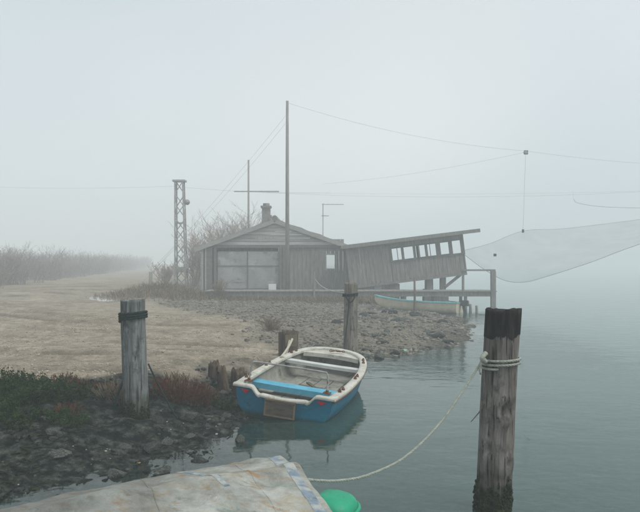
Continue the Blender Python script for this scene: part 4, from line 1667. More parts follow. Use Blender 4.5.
plant('leafy_weed', 'l', [(-1.2, 7.85, 0.16, 0.13, 60)], 'dark green tuft on the bank beside the stern of the blue boat', M['weed'], leaf=0.026)
plant('leafy_weed', 'l', [(0.62, 11.75, 0.12, 0.28, 40)], 'small green shoot at the water by the post behind the boat', M['weed'], leaf=0.026)

# black sea grass and weed wrack over the bank
mb = MB()
wp_ = ground_points(15000, -5.5, 0.6, 3.6, 11.5, lambda x, y, h, sand, mud, d: (1 - sstep(0.1, 0.5, sand)) * (d > -0.35) * np.clip(0.08 + sstep(-0.1, 0.5, fbm(x * 1.9, y * 1.9, 0, 3, 191)), 0, 1))
gg = random.Random(5)
for (x, y, z) in wp_:
    a = gg.uniform(0, 6.283)
    L = gg.uniform(0.03, 0.14)
    d = Vector((math.cos(a), math.sin(a), gg.uniform(-0.15, 0.5)))
    p0 = Vector((x, y, z + 0.004))
    s = Vector((-math.sin(a), math.cos(a), gg.uniform(-0.3, 0.6))) * gg.uniform(0.004, 0.013)
    p1 = p0 + d * L * 0.5
    p2 = p0 + Vector((d.x, d.y, -0.05)) * L + Vector((gg.uniform(-0.03, 0.03), gg.uniform(-0.03, 0.03), 0.005))
    mb.add([p0 - s, p0 + s, p1 + s, p1 - s, p2 + s * 0.5, p2 - s * 0.5], [(0, 1, 2, 3), (3, 2, 4, 5)])
tag(mb.build('weed_wrack', M['algae']), 'dark sea grass and weed strewn over the muddy bank', kind='stuff')

# litter on the bank
for (px_, py_, Y_, s_, lab, col_) in ((90, 497, 5.15, 0.035, 'small white scrap low on the bank near the water', (0.6, 0.6, 0.58)),
                                      (404, 352, 13.3, 0.06, 'tiny pale green scrap at the mudflat edge', (0.3, 0.55, 0.42)),
                                      (139, 463, 5.9, 0.013, 'small orange scrap on the dark bank', (0.42, 0.22, 0.06))):
    m_ = nmat('litter_' + lab.split()[1], [tuple(c * 0.8 for c in col_), col_], 8, rough=0.7, bump=0.2)
    q = MB()
    rows = [[Vector(((i - 2) * s_ * 0.5 + 0.15 * s_ * math.sin(j * 2.1), (j - 2) * s_ * 0.35, 0.25 * s_ * math.sin(i * 1.7 + j))) for i in range(5)] for j in range(5)]
    q.grid(rows)
    o = q.build('litter_scrap', m_, None, True)
    md_ = o.modifiers.new('thickness', 'SOLIDIFY'); md_.thickness = 0.004
    X_ = (px_ - 320) / FPX * Y_
    o.location = (X_, Y_, max(gz(X_, Y_), 0) + 0.03)
    tag(o, lab, 'litter')


# ------------------------------------------------------------------ fishing hut
HY = 31.0                       # front wall
SC = FPX / HY
hx = lambda px: (px - 320) / SC
hzv = lambda py: EYE - (py - HOR) / SC
hut = empty('fishing_hut', (hx(275), HY, 0.2))
tag(hut, 'low wooden fishing hut with a wide gable and chimney', 'hut')


def part(name, mat, build, parent=hut, smooth=False, label=None):
    mb = MB()
    build(mb)
    o = mb.build(name, mat, parent, smooth)
    if parent is not None:
        if parent.parent is None:
            o.matrix_parent_inverse = Matrix.Translation(-root_of(parent))
    if label:
        o['label'] = label
    return o


def root_of(o):
    l = Vector((0, 0, 0))
    while o is not None:
        l = l + Vector(o.location)
        o = o.parent
    return l


HL, HR, HP = hx(203), hx(349), hx(275)
ZB, ZE, ZP = 0.22, hzv(247), hzv(221)
DEP = 6.5
part('floor_slab', M['concrete'], lambda m: m.box(((HL + HR) / 2, HY + DEP / 2, ZB + 0.0), (HR - HL + 0.3, DEP + 0.2, 0.35)))


def boards(m, x0, x1, z0, z1, y, wdt=0.19, th=0.03, skip=()):
    x = x0
    k = 0
    while x < x1 - 0.02:
        w_ = min(wdt * random.uniform(0.92, 1.08), x1 - x)
        for (a, b) in [(z0, z1)] if not any(s0 < x + w_ / 2 < s1 for s0, s1, _, _ in skip) else [seg for s0, s1, q0, q1 in skip if s0 < x + w_ / 2 < s1 for seg in ((z0, q0), (q1, z1))]:
            if b - a > 0.02:
                m.box((x + w_ / 2, y + random.uniform(-0.008, 0.008), (a + b) / 2), (w_ - 0.012, th, b - a))
        x += w_
        k += 1


WX0, WX1, WZ0, WZ1 = hx(326.5), hx(336), hzv(268.5), hzv(255)
part('front_wall', M['board'], lambda m: boards(m, hx(286), HR, ZB + 0.17, ZE + 0.02, HY, skip=((WX0, WX1, WZ0, WZ1),)))
part('back_wall', M['board'], lambda m: boards(m, HL, HR, ZB + 0.17, ZE + 0.6, HY + DEP, 0.4, skip=((WX0 + 0.15, WX1 + 0.75, WZ0 - 0.2, WZ1 + 0.3),)))
part('side_wall', M['board'], lambda m: m.box((HL, HY + DEP / 2, (ZB + ZE) / 2 + 0.09), (0.06, DEP - 0.1, ZE - ZB - 0.15)))
part('side_wall', M['board'], lambda m: m.box((HR, HY + DEP / 2, (ZB + ZE) / 2 + 0.09), (0.06, DEP - 0.1, ZE - ZB - 0.15)))
# small window on the right, light shows through it from the back
sw = part('window', M['trim'], lambda m: (m.box((WX0 - 0.03, HY - 0.01, (WZ0 + WZ1) / 2), (0.06, 0.07, WZ1 - WZ0 + 0.12)), m.box((WX1 + 0.03, HY - 0.01, (WZ0 + WZ1) / 2), (0.06, 0.07, WZ1 - WZ0 + 0.12)),
                                         m.box(((WX0 + WX1) / 2, HY - 0.012, WZ0 - 0.03), (WX1 - WX0, 0.08, 0.06)), m.box(((WX0 + WX1) / 2, HY - 0.012, WZ1 + 0.03), (WX1 - WX0, 0.07, 0.06))))
M['curtain'] = nmat('white_curtain', [(0.78, 0.79, 0.78), (0.86, 0.87, 0.86)], 3, (6, 1, 0.5), rough=0.8, bump=0.3)
pg_ = bpy.data.materials.new('window_glass')
pg_.use_nodes = True
t = pg_.node_tree
t.nodes.clear()
out = t.nodes.new('ShaderNodeOutputMaterial')
tr = N(t, 'ShaderNodeBsdfTransparent')
tr.inputs['Color'].default_value = (0.92, 0.94, 0.93, 1)
gl = N(t, 'ShaderNodeBsdfGlossy', Roughness=0.1)
fr = N(t, 'ShaderNodeFresnel', IOR=1.5)
mx = t.nodes.new('ShaderNodeMixShader')
t.links.new(fr.outputs[0], mx.inputs[0])
t.links.new(tr.outputs[0], mx.inputs[1])
t.links.new(gl.outputs[0], mx.inputs[2])
t.links.new(mx.outputs[0], out.inputs[0])
M['glass'] = pg_
part('pane', M['glass'], lambda m: m.box(((WX0 + WX1) / 2, HY + 0.01, (WZ0 + WZ1) / 2), (WX1 - WX0 - 0.002, 0.006, WZ1 - WZ0 - 0.002)), sw)
# glazed front bay on the left
BX0, BX1, BZ0, BZ1 = hx(217), hx(279), hzv(289), hzv(251)
bay = part('glazed_front', M['frame'], lambda m: m.box((hx(209.5), HY - 0.05, (ZB + 0.17 + ZE) / 2), (0.30, 0.16, ZE - ZB - 0.17)))
for x, w_ in ((hx(215.5), 0.12), (BX1 + 0.08, 0.14), (hx(284.3), 0.16)):
    part('bay_post', M['frame'], lambda m: m.box((x, HY - 0.05, (ZB + 0.17 + ZE) / 2), (w_, 0.16, ZE - ZB - 0.17)), bay)
M['dirtyglass'] = nmat('dirty_plastic_sheet', [(0.2, 0.205, 0.195), (0.29, 0.3, 0.285), (0.38, 0.39, 0.375)], 1.2, rough=0.3, bump=0.15, bscale=3,
                       spots=[((0.46, 0.48, 0.47), 1.6, 0.58, 0.7), ((0.09, 0.085, 0.075), 2.2, 0.56, 0.7)], spec=0.5)
mx_, mz_ = hx(247.5), hzv(266)
for (a, b, c, d_) in ((BX0, mx_, mz_, BZ1), (mx_, BX1, mz_, BZ1), (BX0, mx_, BZ0, mz_), (mx_, BX1, BZ0, mz_)):
    part('pane', M['dirtyglass'], lambda m: m.box(((a + b) / 2, HY + 0.03, (c + d_) / 2), (b - a - 0.04, 0.012, d_ - c - 0.04)), bay)
part('mullion', M['frame'], lambda m: m.box((mx_, HY + 0.02, (BZ0 + BZ1) / 2), (0.06, 0.07, BZ1 - BZ0)), bay)
part('glazing_bar', M['frame'], lambda m: (m.box(((BX0 + mx_) / 2 - 0.015, HY + 0.02, mz_), (mx_ - BX0 - 0.035, 0.05, 0.05)), m.box(((BX1 + mx_) / 2 + 0.015, HY + 0.02, mz_), (BX1 - mx_ - 0.035, 0.05, 0.05))), bay)
part('sill', M['frame'], lambda m: m.box(((BX0 + BX1) / 2, HY - 0.02, BZ0 - 0.06), (BX1 - BX0, 0.16, 0.12)), bay)
part('white_panel', M['curtain'], lambda m: m.box((hx(272.5), HY - 0.09, hzv(287.5)), (0.36, 0.03, 0.36)), bay)
part('shelf_items', M['trim'], lambda m: m.box((hx(240), HY + 0.012, hzv(281)), (0.75, 0.02, 0.1)), bay)
part('white_drainpipe', M['trim'], lambda m: m.tube([(hx(202.5), HY - 0.08, 0.35), (hx(202.5), HY - 0.08, ZE - 0.05)], 0.07, 8))
part('white_drainpipe', M['trim'], lambda m: m.tube([(hx(206), HY - 0.1, 0.35), (hx(206), HY - 0.1, ZE - 0.05)], 0.05, 8))
# gable front: lapped horizontal boards
gb = MB()
gable = part('gable', M['frame'], lambda m: m.box(((HL + HR) / 2, HY - 0.06, ZE + 0.03), (HR - HL + 0.2, 0.1, 0.14)))
nb_ = 7
slopeL, slopeR = (ZP - ZE) / (HP - HL), (ZP - ZE) / (HR - HP)
for k in range(nb_):
    z0 = ZE + 0.1 + (ZP - ZE - 0.1) * k / nb_
    z1 = ZE + 0.1 + (ZP - ZE - 0.1) * (k + 1) / nb_ - 0.012
    def lap(m, z0=z0, z1=z1):
        xl0, xl1 = HL + (z0 - ZE) / slopeL, HL + (z1 - ZE) / slopeL
        xr0, xr1 = HR - (z0 - ZE) / slopeR, HR - (z1 - ZE) / slopeR
        y0, y1, y2 = HY - 0.09, HY - 0.065, HY - 0.03
        m.add([(xl0, y0, z0), (xr0, y0, z0), (xr1, y1, z1), (xl1, y1, z1), (xl0, y2, z0), (xr0, y2, z0), (xr1, y2, z1), (xl1, y2, z1)],
              [(0, 1, 2, 3), (7, 6, 5, 4), (0, 4, 5, 1), (3, 2, 6, 7), (0, 3, 7, 4), (1, 5, 6, 2)])
    part('gable_board', M['paleboard'] if k not in (1, 2) else M['trim'], lap, gable)
# roof: two slabs, fascia boards, ridge, chimney


def slab(m, a, b, y0, y1, th, wave=0.0):
    a, b = Vector(a), Vector(b)
    n = Vector((-(b.z - a.z), 0, b.x - a.x)).normalized()
    if n.z < 0:
        n = -n
    k = 12
    top0, top1, lo0, lo1 = [], [], [], []
    for i in range(k + 1):
        p = a.lerp(b, i / k) + n * (0.025 * math.sin(i * 2.1) * wave)
        top0.append((p.x + n.x * th, y0, p.z + n.z * th))
        top1.append((p.x + n.x * th, y1, p.z + n.z * th))
        lo0.append((p.x, y0, p.z))
        lo1.append((p.x, y1, p.z))
    m.grid([top0, top1])
    m.grid([lo1, lo0])
    m.grid([lo0, top0])
    m.grid([top1, lo1])
    m.add([lo0[0], top0[0], top1[0], lo1[0]], [(0, 1, 2, 3)])
    m.add([lo0[-1], top0[-1], top1[-1], lo1[-1]], [(3, 2, 1, 0)])


roof = part('roof', M['roof'], lambda m: slab(m, (HL - 0.35, 0, ZE - 0.35 * slopeL), (HP, 0, ZP), HY - 0.22, HY + DEP + 0.3, 0.09, 1))
part('roof_slope', M['roof'], lambda m: slab(m, (HP, 0, ZP), (HR + 0.15, 0, ZE - 0.15 * slopeR), HY - 0.22, HY + DEP + 0.3, 0.09, 1), roof)
part('fascia', M['trim'], lambda m: slab(m, (HL - 0.35, 0, ZE - 0.35 * slopeL - 0.12), (HP, 0, ZP - 0.12), HY - 0.25, HY - 0.222, 0.19), roof)
part('fascia', M['trim'], lambda m: slab(m, (HP, 0, ZP - 0.12), (HR + 0.15, 0, ZE - 0.15 * slopeR - 0.12), HY - 0.25, HY - 0.222, 0.19), roof)
part('ridge_cap', M['roof'], lambda m: m.tube([(HP, HY - 0.26, ZP + 0.12), (HP, HY + DEP + 0.3, ZP + 0.12)], 0.14, 9), roof)
ch = part('chimney', M['concrete'], lambda m: m.box((hx(263.5), HY + 1.6, ZP + 0.2), (0.40, 0.40, 1.1)), roof)
part('chimney_pot', M['concrete'], lambda m: (m.box((hx(263.5), HY + 1.6, ZP + 0.80), (0.52, 0.52, 0.1)), m.tube([(hx(263.5), HY + 1.6, ZP + 0.85), (hx(263.5), HY + 1.6, ZP + 0.98)], 0.17, 10)), roof)
part('vent_pipe', M['galv'], lambda m: m.tube([(hx(269.5), HY + 1.0, ZP - 0.1), (hx(269.5), HY + 1.0, ZP + 0.35)], 0.05, 7), roof)

# ------------------------------------------------------------------ leaning lookout shack on stilts
AY = 29.0
SA = FPX / AY
ax_ = lambda px: (px - 320) / SA
az_ = lambda py: EYE - (py - HOR) / SA
TILT = R(7.0)
shk = empty('stilt_shack', (ax_(350), AY, az_(286.5)), (0, -TILT, 0))
tag(shk, 'tilted wooden shack with a row of open windows, leaning out over the water', 'hut')
AW, AH, AD = 5.2, 1.72, 2.6


def spart(name, mat, build, parent=shk, label=None):
    mb = MB()
    build(mb)
    o = mb.build(name, mat, parent)
    return o


W0, WB, WT = 1.95, 0.84, 1.50
for yy, nm in ((0.0, 'front_wall'), (AD, 'back_wall')):
    def fw(m, yy=yy):
        boards(m, 0.0, W0, 0.0, AH, yy)
        boards(m, W0, AW, 0.0, WB, yy)
        m.box(((W0 + AW) / 2, yy, (WT + AH) / 2 + 0.002), (AW - W0, 0.05, AH - WT))
    spart(nm, M['board'], fw)
    xs_ = np.linspace(W0, AW - 0.06, 7)
    fr_ = spart('window_row', M['frame'], lambda m: (m.box(((W0 + AW) / 2, yy - 0.02, WB + 0.02), (AW - W0, 0.12, 0.06)), m.box(((W0 + AW) / 2, yy - 0.02, WT - 0.02), (AW - W0, 0.1, 0.05))))
    for i, xx in enumerate(xs_):
        if yy == 0.0 or i in (0, 3, 6):
            spart('window_post', M['frame'], lambda m: m.box((xx + 0.03, yy, (WB + WT) / 2), (0.11 if i != 4 else 0.2, 0.09, WT - WB - 0.07)), fr_)
    if yy == 0.0:
        for (xa, l_) in ((xs_[0] + 0.33, 0.03), (xs_[2] + 0.25, 0.03), (xs_[3] + 0.2, 0.03)):
            spart('glazing_bar', M['frame'], lambda m: m.box((xa, yy + 0.01, (WB + WT) / 2), (l_, 0.03, WT - WB - 0.07)), fr_)
spart('end_wall', M['board'], lambda m: m.box((AW + 0.03, AD / 2, WB / 2), (0.05, AD + 0.05, WB)))
for yy in (0.0, AD):
    spart('end_post', M['frame'], lambda m: m.box((AW + 0.02, yy, AH / 2 + 0.4), (0.1, 0.1, AH - 0.8)))
spart('floor', M['pilewood'], lambda m: m.box((AW / 2, AD / 2, -0.06), (AW + 0.1, AD + 0.1, 0.11)))
rf2 = spart('roof', M['roof'], lambda m: m.box((AW / 2 + 0.15, AD / 2, AH + 0.06), (AW + 0.65, AD + 0.7, 0.10)))
spart('roof_edge', M['pilewood'], lambda m: m.box((AW / 2 + 0.3, -0.37, AH + 0.055), (AW + 0.95, 0.05, 0.16)), rf2)
spart('roof_edge', M['trim'], lambda m: m.box((AW / 2 + 0.15, AD / 2, AH + 0.125), (AW + 0.7, AD + 0.75, 0.02)), rf2)
# solid base under the landward half
b_ = MB()
b_.box((ax_(375), AY + 1.3, 0.42), (ax_(400) - ax_(350), 2.4, 0.9))
bs = b_.build('base_wall', M['concrete'], None)
tag(bs, 'dark block wall under the landward half of the tilted shack', 'wall')
q = MB(); q.box((0, 0, 0), (0.32, 0.05, 0.5))
o = q.build('pale_panel', M['trim'], bs); o.location = (ax_(378), AY + 0.06, 0.62)


def pile(px, r, zt, Y, label, mat='pilewood', block=True):
    """a stilt with its concrete foot"""
    x = ax_(px)
    e = empty('stilt', (x, Y, 0))
    v, f = post_mesh(r, zt, int(px), 0.97, (0, 0), sink=1.2, n=20, m=16, cracks=4)
    mk('shaft', v, f, M[mat], e, True)
    if block:
        q = MB(); q.box((0, 0, 0.18), (r * 3.2, r * 3.2, 0.75), None, 0.88); q.build('concrete_foot', M['concrete'], e)
        q = MB(); q.box((0, 0, zt - 0.1), (r * 2.9, r * 2.9, 0.2)); q.build('cap_block', M['pilewood'], e)
    tag(e, label, 'stilt')
    return e


pile(430.5, 0.17, 1.42, AY + 0.3, 'left hand stilt under the outer end of the tilted shack')
pile(444, 0.15, 1.50, AY + 0.3, 'right hand stilt under the outer end of the tilted shack')
pile(436, 0.15, 1.45, AY + 2.2, 'rear stilt under the tilted shack, behind the front pair')
q = MB(); q.beam((ax_(446), AY + 0.15, az_(287)), (ax_(461), AY + 0.15, az_(275)), 0.1, 0.12)
tag(q.build('diagonal_brace', M['pilewood']), 'diagonal timber brace under the outer corner of the tilted shack', 'timber')

# pier
PY = 27.3
SP = FPX / PY
px_ = lambda p: (p - 320) / SP
pz_ = lambda p: EYE - (p - HOR) / SP
pier = empty('pier', (px_(420), PY, 0))
tag(pier, 'long narrow timber pier running past the hut to the water', 'pier')


def ppart(name, mat, build, parent=pier):
    mb = MB()
    build(mb)
    o = mb.build(name, mat, parent)
    o.matrix_parent_inverse = Matrix.Translation(-root_of(parent))
    return o


ZD = pz_(291.0)
ppart('edge_beam', M['pilewood'], lambda m: m.box(((px_(205) + px_(494)) / 2, PY, ZD - 0.13), (px_(494) - px_(205), 0.1, 0.2)))
ppart('edge_beam', M['pilewood'], lambda m: m.box(((px_(205) + px_(494)) / 2, PY + 1.1, ZD - 0.13), (px_(494) - px_(205), 0.1, 0.2)))
x = px_(205)
while x < px_(494) - 0.1:
    ppart('deck_plank', M['pilewood'] if random.random() < 0.6 else M['board'], lambda m: m.box((x + 0.12, PY + 0.55, ZD - 0.01 + random.uniform(-0.006, 0.006)), (0.225, 1.35, 0.035)))
    x += 0.24
for k, pp_ in enumerate((213, 246, 275, 306, 340, 372, 405, 437, 466)):
    ppart('pile', M['pilewood'], lambda m: (m.tube([(px_(pp_), PY + 0.08, -0.9), (px_(pp_), PY + 0.08, ZD - 0.04)], 0.07, 9), m.tube([(px_(pp_), PY + 1.02, -0.9), (px_(pp_), PY + 1.02, ZD - 0.04)], 0.07, 9)))
ppart('end_post', M['pilewood'], lambda m: m.box((px_(493), PY - 0.02, (pz_(271) - 0.9) / 2), (0.19, 0.19, pz_(271) + 0.9)))
ppart('rail', M['pilewood'], lambda m: m.box(((px_(461) + px_(495)) / 2, PY - 0.02, pz_(271) + 0.035), (px_(495) - px_(461), 0.12, 0.07)))
ppart('rail_post', M['pilewood'], lambda m: m.box((px_(463), PY, (ZD + pz_(271)) / 2), (0.09, 0.09, pz_(271) - ZD)))
# rope handrail before the hut
rp_post = ppart('rail_post', M['pilewood'], lambda m: m.tube([(px_(314), PY - 0.1, -0.2), (px_(314), PY - 0.1, pz_(272))], 0.05, 8))
q = MB(); q.tube(smooth_path([(px_(314), PY - 0.1, pz_(278)), (px_(320), PY - 0.1, pz_(285)), (px_(328), PY - 0.1, pz_(289.5)), (px_(338), PY - 0.1, pz_(292)), (px_(345), PY - 0.1, pz_(293))], 6), 0.022, 6)
tag(q.build('handrail_rope', M['rope_pale'], None, True), 'slack pale rope hanging from a stake on the pier before the hut', 'rope')

# stakes by the second boat
for (pp_, top_, Y_, r_, lab) in ((414.5, 278, 23.6, 0.045, 'thin upright pole standing beside the cream boat'), (470.3, 304, 24.4, 0.06, 'left of two short stakes in the water past the cream boat'), (476.5, 305.5, 23.9, 0.055, 'right of two short stakes in the water past the cream boat')):
    X_ = (pp_ - 320) / FPX * Y_
    zt_ = EYE - (top_ - HOR) / FPX * Y_
    q = MB(); q.tube([(0, 0, -0.7), (0.01, 0, zt_ * 0.5), (0.0, 0, zt_)], [r_, r_ * 0.95, r_ * 0.85], 9)
    o = q.build('stake', M['post_tan'] if pp_ < 420 else M['pilewood'], None, True)
    o.location = (X_, Y_, 0)
    tag(o, lab, 'stake')

# ------------------------------------------------------------------ masts, wires and the lift net
POLE_Y = 29.6
SPo = FPX / POLE_Y
pole_x = (287.3 - 320) / SPo
pole_top = EYE + (HOR - 101) / SPo
q = MB(); q.tube([(0, 0, -0.4), (0, 0, pole_top * 0.5), (0, 0, pole_top)], [0.10, 0.085, 0.06], 12)
mast = q.build('mast', M['pilewood'], None, True)
mast.location = (pole_x, POLE_Y, 0)
tag(mast, 'tall thin mast standing in front of the hut', 'mast')
MT = Vector((pole_x, POLE_Y, pole_top - 0.08))
MT2 = Vector((pole_x, POLE_Y, EYE + (HOR - 121) / SPo))

CY = 40.5
p0, p1 = P(248.5, 300, CY), P(248.5, 160, CY)
cp = empty('utility_pole', (p0.x, CY, 0.2))
tag(cp, 'slim pole with a crossbar rising behind the hut roof', 'pole')
q = MB(); q.tube([(0, 0, -0.3), (0, 0, p1.z - 0.2)], [0.075, 0.055], 9); q.build('shaft', M['pilewood'], cp, True)
xa, xb_ = P(234, 191, CY).x - p0.x, P(279, 192, CY).x - p0.x
q = MB(); q.box(((xa + xb_) / 2, 0, P(0, 191.5, CY).z - 0.2), (xb_ - xa, 0.07, 0.07)); q.build('crossbar', M['galv'], cp)

AYn = 33.0
a0, a1 = P(323, 240, AYn), P(323, 203.5, AYn)
an = empty('roof_antenna', (a0.x, AYn, a0.z))
tag(an, 'thin television antenna on the hut roof', 'antenna')
hh = a1.z - a0.z
q = MB(); q.tube([(0, 0, -0.5), (0, 0, hh)], 0.024, 6); q.build('mast', M['galv'], an)
for (zz, l0, l1) in ((hh - 0.05, -0.05, 1.05), (hh * 0.66, -0.08, 0.3)):
    bo = MB(); bo.tube([(l0, 0, zz), (l1, 0, zz)], 0.016, 5); bo_ = bo.build('boom', M['galv'], an)
    for k in range(5):
        xx = l0 + (l1 - l0) * (k + 0.5) / 5
        e = MB(); e.tube([(xx, -0.25 + 0.02 * k, zz + 0.02), (xx, 0.25 - 0.02 * k, zz + 0.02)], 0.009, 4); e.build('element', M['galv'], bo_)

# lattice tower
TY = 34.0
tb, tt_ = P(181.5, 287, TY), P(179.5, 182, TY)
tz = max(gz(tb.x, TY), 0.1)
tw = empty('lattice_tower', (tb.x, TY, tz))
tag(tw, 'narrow steel lattice tower with a flat top, left of the hut', 'tower')
Ht = tt_.z - tz
w0_, w1_ = 0.56, 0.40


def corner(sx, sy, u):
    w_ = w0_ + (w1_ - w0_) * u
    return Vector((sx * w_ / 2 - 0.1 * u, sy * w_ / 2, Ht * u))


for sx in (-1, 1):
    for sy in (-1, 1):
        q = MB(); q.beam(corner(sx, sy, -0.05), corner(sx, sy, 1), 0.065, 0.065); q.build('leg', M['galv'], tw)
nseg = 9
for f_i, ((s1, s2)) in enumerate((((-1, -1), (1, -1)), ((1, -1), (1, 1)), ((1, 1), (-1, 1)), ((-1, 1), (-1, -1)))):
    for k in range(nseg):
        a, b = (s1, s2) if k % 2 == 0 else (s2, s1)
        q = MB(); q.beam(corner(a[0], a[1], k / nseg), corner(b[0], b[1], (k + 1) / nseg), 0.042, 0.042); q.build('brace', M['galv'], tw)
for u in (0.2, 0.62):
    q = MB()
    c4 = [corner(-1, -1, u), corner(1, -1, u), corner(1, 1, u), corner(-1, 1, u)]
    for k in range(4):
        q.beam(c4[k], c4[(k + 1) % 4], 0.05, 0.05)
    q.build('ring', M['galv'], tw)
q = MB(); q.box((-0.1, 0, Ht + 0.05), (0.66, 0.5, 0.09)); q.build('top_plate', M['galv'], tw)
q = MB(); q.box((0, -0.02, Ht * 0.19), (0.42, 0.5, 0.26)); q.build('meter_box', M['galv'], tw)
fl = P(187.5, 202, TY - 0.2) - Vector((tb.x, TY, tz))
q = MB(); q.tube([fl + Vector((-0.2, 0.15, 0)), fl], 0.025, 6); lm = q.build('lamp_arm', M['galv'], tw)
q = MB(); q.tube([fl + Vector((0, 0.08, 0)), fl + Vector((0, 0, 0)), fl + Vector((0, -0.1, -0.02))], [0.05, 0.13, 0.15], 12); q.build('floodlight', M['galv'], lm, True)

# guy anchor post and fence left of the tower
ga = P(150, 290, 33); gat = P(150.5, 272, 33)
q = MB(); q.tube([(0, 0, -0.4), (0.05, 0, gat.z - gz(ga.x, 33))], [0.11, 0.09], 9)
o = q.build('anchor_post', M['pilewood'], None, True); o.location = (ga.x, 33, gz(ga.x, 33))
tag(o, 'short post where the mast wires come down, left of the tower', 'post')
AN = Vector((gat.x, 33, gat.z - 0.05))


def wire(name, a, b, sag, label, r=0.010, cat='wire', mat='wire', n=26):
    q = MB()
    r = r * 0.62
    q.tube(catenary(a, b, sag, n), r * 0.62, 5)
    return tag(q.build(name, M[mat], None, True), label, cat)


wire('guy_wire', MT2, AN, 0.25, 'lower wire slanting from the tall mast down to the short post')
wire('guy_wire', MT - Vector((0, 0, 0.5)), AN + Vector((-0.3, 0.4, -0.1)), 0.2, 'upper wire slanting from near the top of the tall mast to the ground')
wire('stay_wire', P(187, 232, 34), P(140, 285, 34), 0.05, 'wire from the lattice tower slanting to the ground on its left')
wire('stay_wire', P(187, 246, 34), P(157, 285, 34), 0.05, 'shorter second wire from the lattice tower to the ground')
PU = P(526, 152, 31.5)
wire('net_cable', MT, PU + Vector((0, 0, 0.05)), 0.35, 'cable from the top of the tall mast to the hanging pulley', 0.011)
wire('net_cable', PU + Vector((0, 0, 0.05)), P(760, 166, 34), 0.25, 'cable running right from the hanging pulley out of sight', 0.011)
wire('net_cable', P(323, 184, 38), PU, 0.2, 'lower cable rising from behind the hut to the hanging pulley', 0.010)
wire('power_cable', P(180, 187, 34), P(330, 193, 41), 0.12, 'power cable from the lattice tower past the crossbar pole', 0.011)
wire('power_cable', P(262, 192.5, 40.5), P(900, 168, 42), 0.9, 'long power cable crossing to the right above the net', 0.012)
wire('power_cable', P(262, 192, 40.5), P(900, 178, 46), 0.5, 'second fainter long power cable above the shack', 0.009)
wire('power_cable', P(-60, 184, 46), P(180, 186, 34), 0.2, 'power cable running left from the lattice tower into the fog', 0.010)
pu = empty('pulley', PU)
tag(pu, 'pulley block hanging where the net cables meet', 'pulley')
q = MB(); q.box((0, 0, -0.02), (0.17, 0.1, 0.19)); q.build('block', M['motor'], pu)
q = MB(); q.tube([(-0.02, 0.09, -0.02), (-0.02, -0.09, -0.02)], 0.08, 12); q.build('wheel', M['galv'], pu)
NB = P(523, 231, 31.8)
wire('lift_rope', PU - Vector((0.02, 0, 0.15)), NB, 0.0, 'rope dropping from the pulley to the corner of the net', 0.013, 'rope')
hk = MB(); hk.box((0, 0, 0), (0.09, 0.07, 0.16)); o = hk.build('net_weight', M['motor']); o.location = NB; tag(o, 'dark block at the lifted corner of the net', 'weight')
wire('far_cable', P(573, 191, 40), P(573.5, 199, 40), 0.0, 'short rope dangling above the net at the far right', 0.010, 'rope')
q = MB(); q.tube(smooth_path([P(573.5, 199, 40), P(578, 203, 40), P(600, 206.5, 40), P(640, 208, 40), P(720, 208, 40)], 8), 0.011, 5)
tag(q.build('far_cable', M['wire'], None, True), 'slack cable running right from the dangling rope above the net', 'wire')

# net
top_c = smooth_path([P(463.5, 250.5, 29.2), P(490, 243.5, 30.5), NB, P(560, 229, 32.5), P(600, 224.5, 33), P(640, 219.5, 33.5), P(760, 205, 34)], 10)
low_c = smooth_path([P(463.5, 254, 28.8), P(485, 270, 28.3), P(505, 280.5, 28), P(525, 282, 28), P(548, 276, 28), P(590, 262.5, 28), P(640, 244, 28), P(760, 205, 28)], 10)


def resample(path, n):
    acc = [0.0]
    for a, b in zip(path[:-1], path[1:]):
        acc.append(acc[-1] + (b - a).length)
    out = []
    for i in range(n):
        s = acc[-1] * i / (n - 1)
        j = max(0, min(len(path) - 2, int(np.searchsorted(acc, s)) - 1))
        u = (s - acc[j]) / max(1e-9, acc[j + 1] - acc[j])
        out.append(path[j].lerp(path[j + 1], u))
    return out


nn = 70
tc_, lc_ = resample(top_c, nn), resample(low_c, nn)
rows = []
for j in range(22):
    u = j / 21
    rows.append([tc_[i].lerp(lc_[i], u) - Vector((0, 0, 0.30 * math.sin(math.pi * u) * math.sin(math.pi * i / (nn - 1)) * (1 - u) * 1.2)) for i in range(nn)])
nm_ = bpy.data.materials.new('fine_net')
nm_.use_nodes = True
t = nm_.node_tree
t.nodes.clear()
out = t.nodes.new('ShaderNodeOutputMaterial')
tr = N(t, 'ShaderNodeBsdfTransparent')
df = N(t, 'ShaderNodeBsdfDiffuse')
df.inputs['Color'].default_value = (0.06, 0.055, 0.055, 1)
no = N(t, 'ShaderNodeTexNoise', Scale=0.9, Detail=4.0)
co = coords(t)
t.links.new(co, no.inputs['Vector'])
mr = N(t, 'ShaderNodeMapRange')
t.links.new(no.outputs[0], mr.inputs[0])
mr.inputs[1].default_value = 0.3
mr.inputs[2].default_value = 0.7
mr.inputs[3].default_value = 0.13
mr.inputs[4].default_value = 0.20
mx = t.nodes.new('ShaderNodeMixShader')
t.links.new(mr.outputs[0], mx.inputs[0])
t.links.new(tr.outputs[0], mx.inputs[1])
t.links.new(df.outputs[0], mx.inputs[2])
t.links.new(mx.outputs[0], out.inputs[0])
net = empty('fishing_net', lc_[0])
tag(net, 'large fine lift net hanging over the water right of the shack', 'net')
for nm, q, mat in (('mesh_bag', MB().grid(rows), nm_), ('head_rope', MB().tube(tc_, 0.007, 5), M['wire']), ('foot_rope', MB().tube(lc_, 0.010, 5), M['wire'])):
    o = q.build(nm, mat, net, True)
    o.matrix_parent_inverse = Matrix.Translation(-lc_[0])
q = MB(); q.box((0, 0, 0), (0.12, 0.06, 0.12)); o = q.build('net_float', M['motor'], net); o.matrix_parent_inverse = Matrix.Translation(-lc_[0]); o.location = P(495, 255, 29.5)


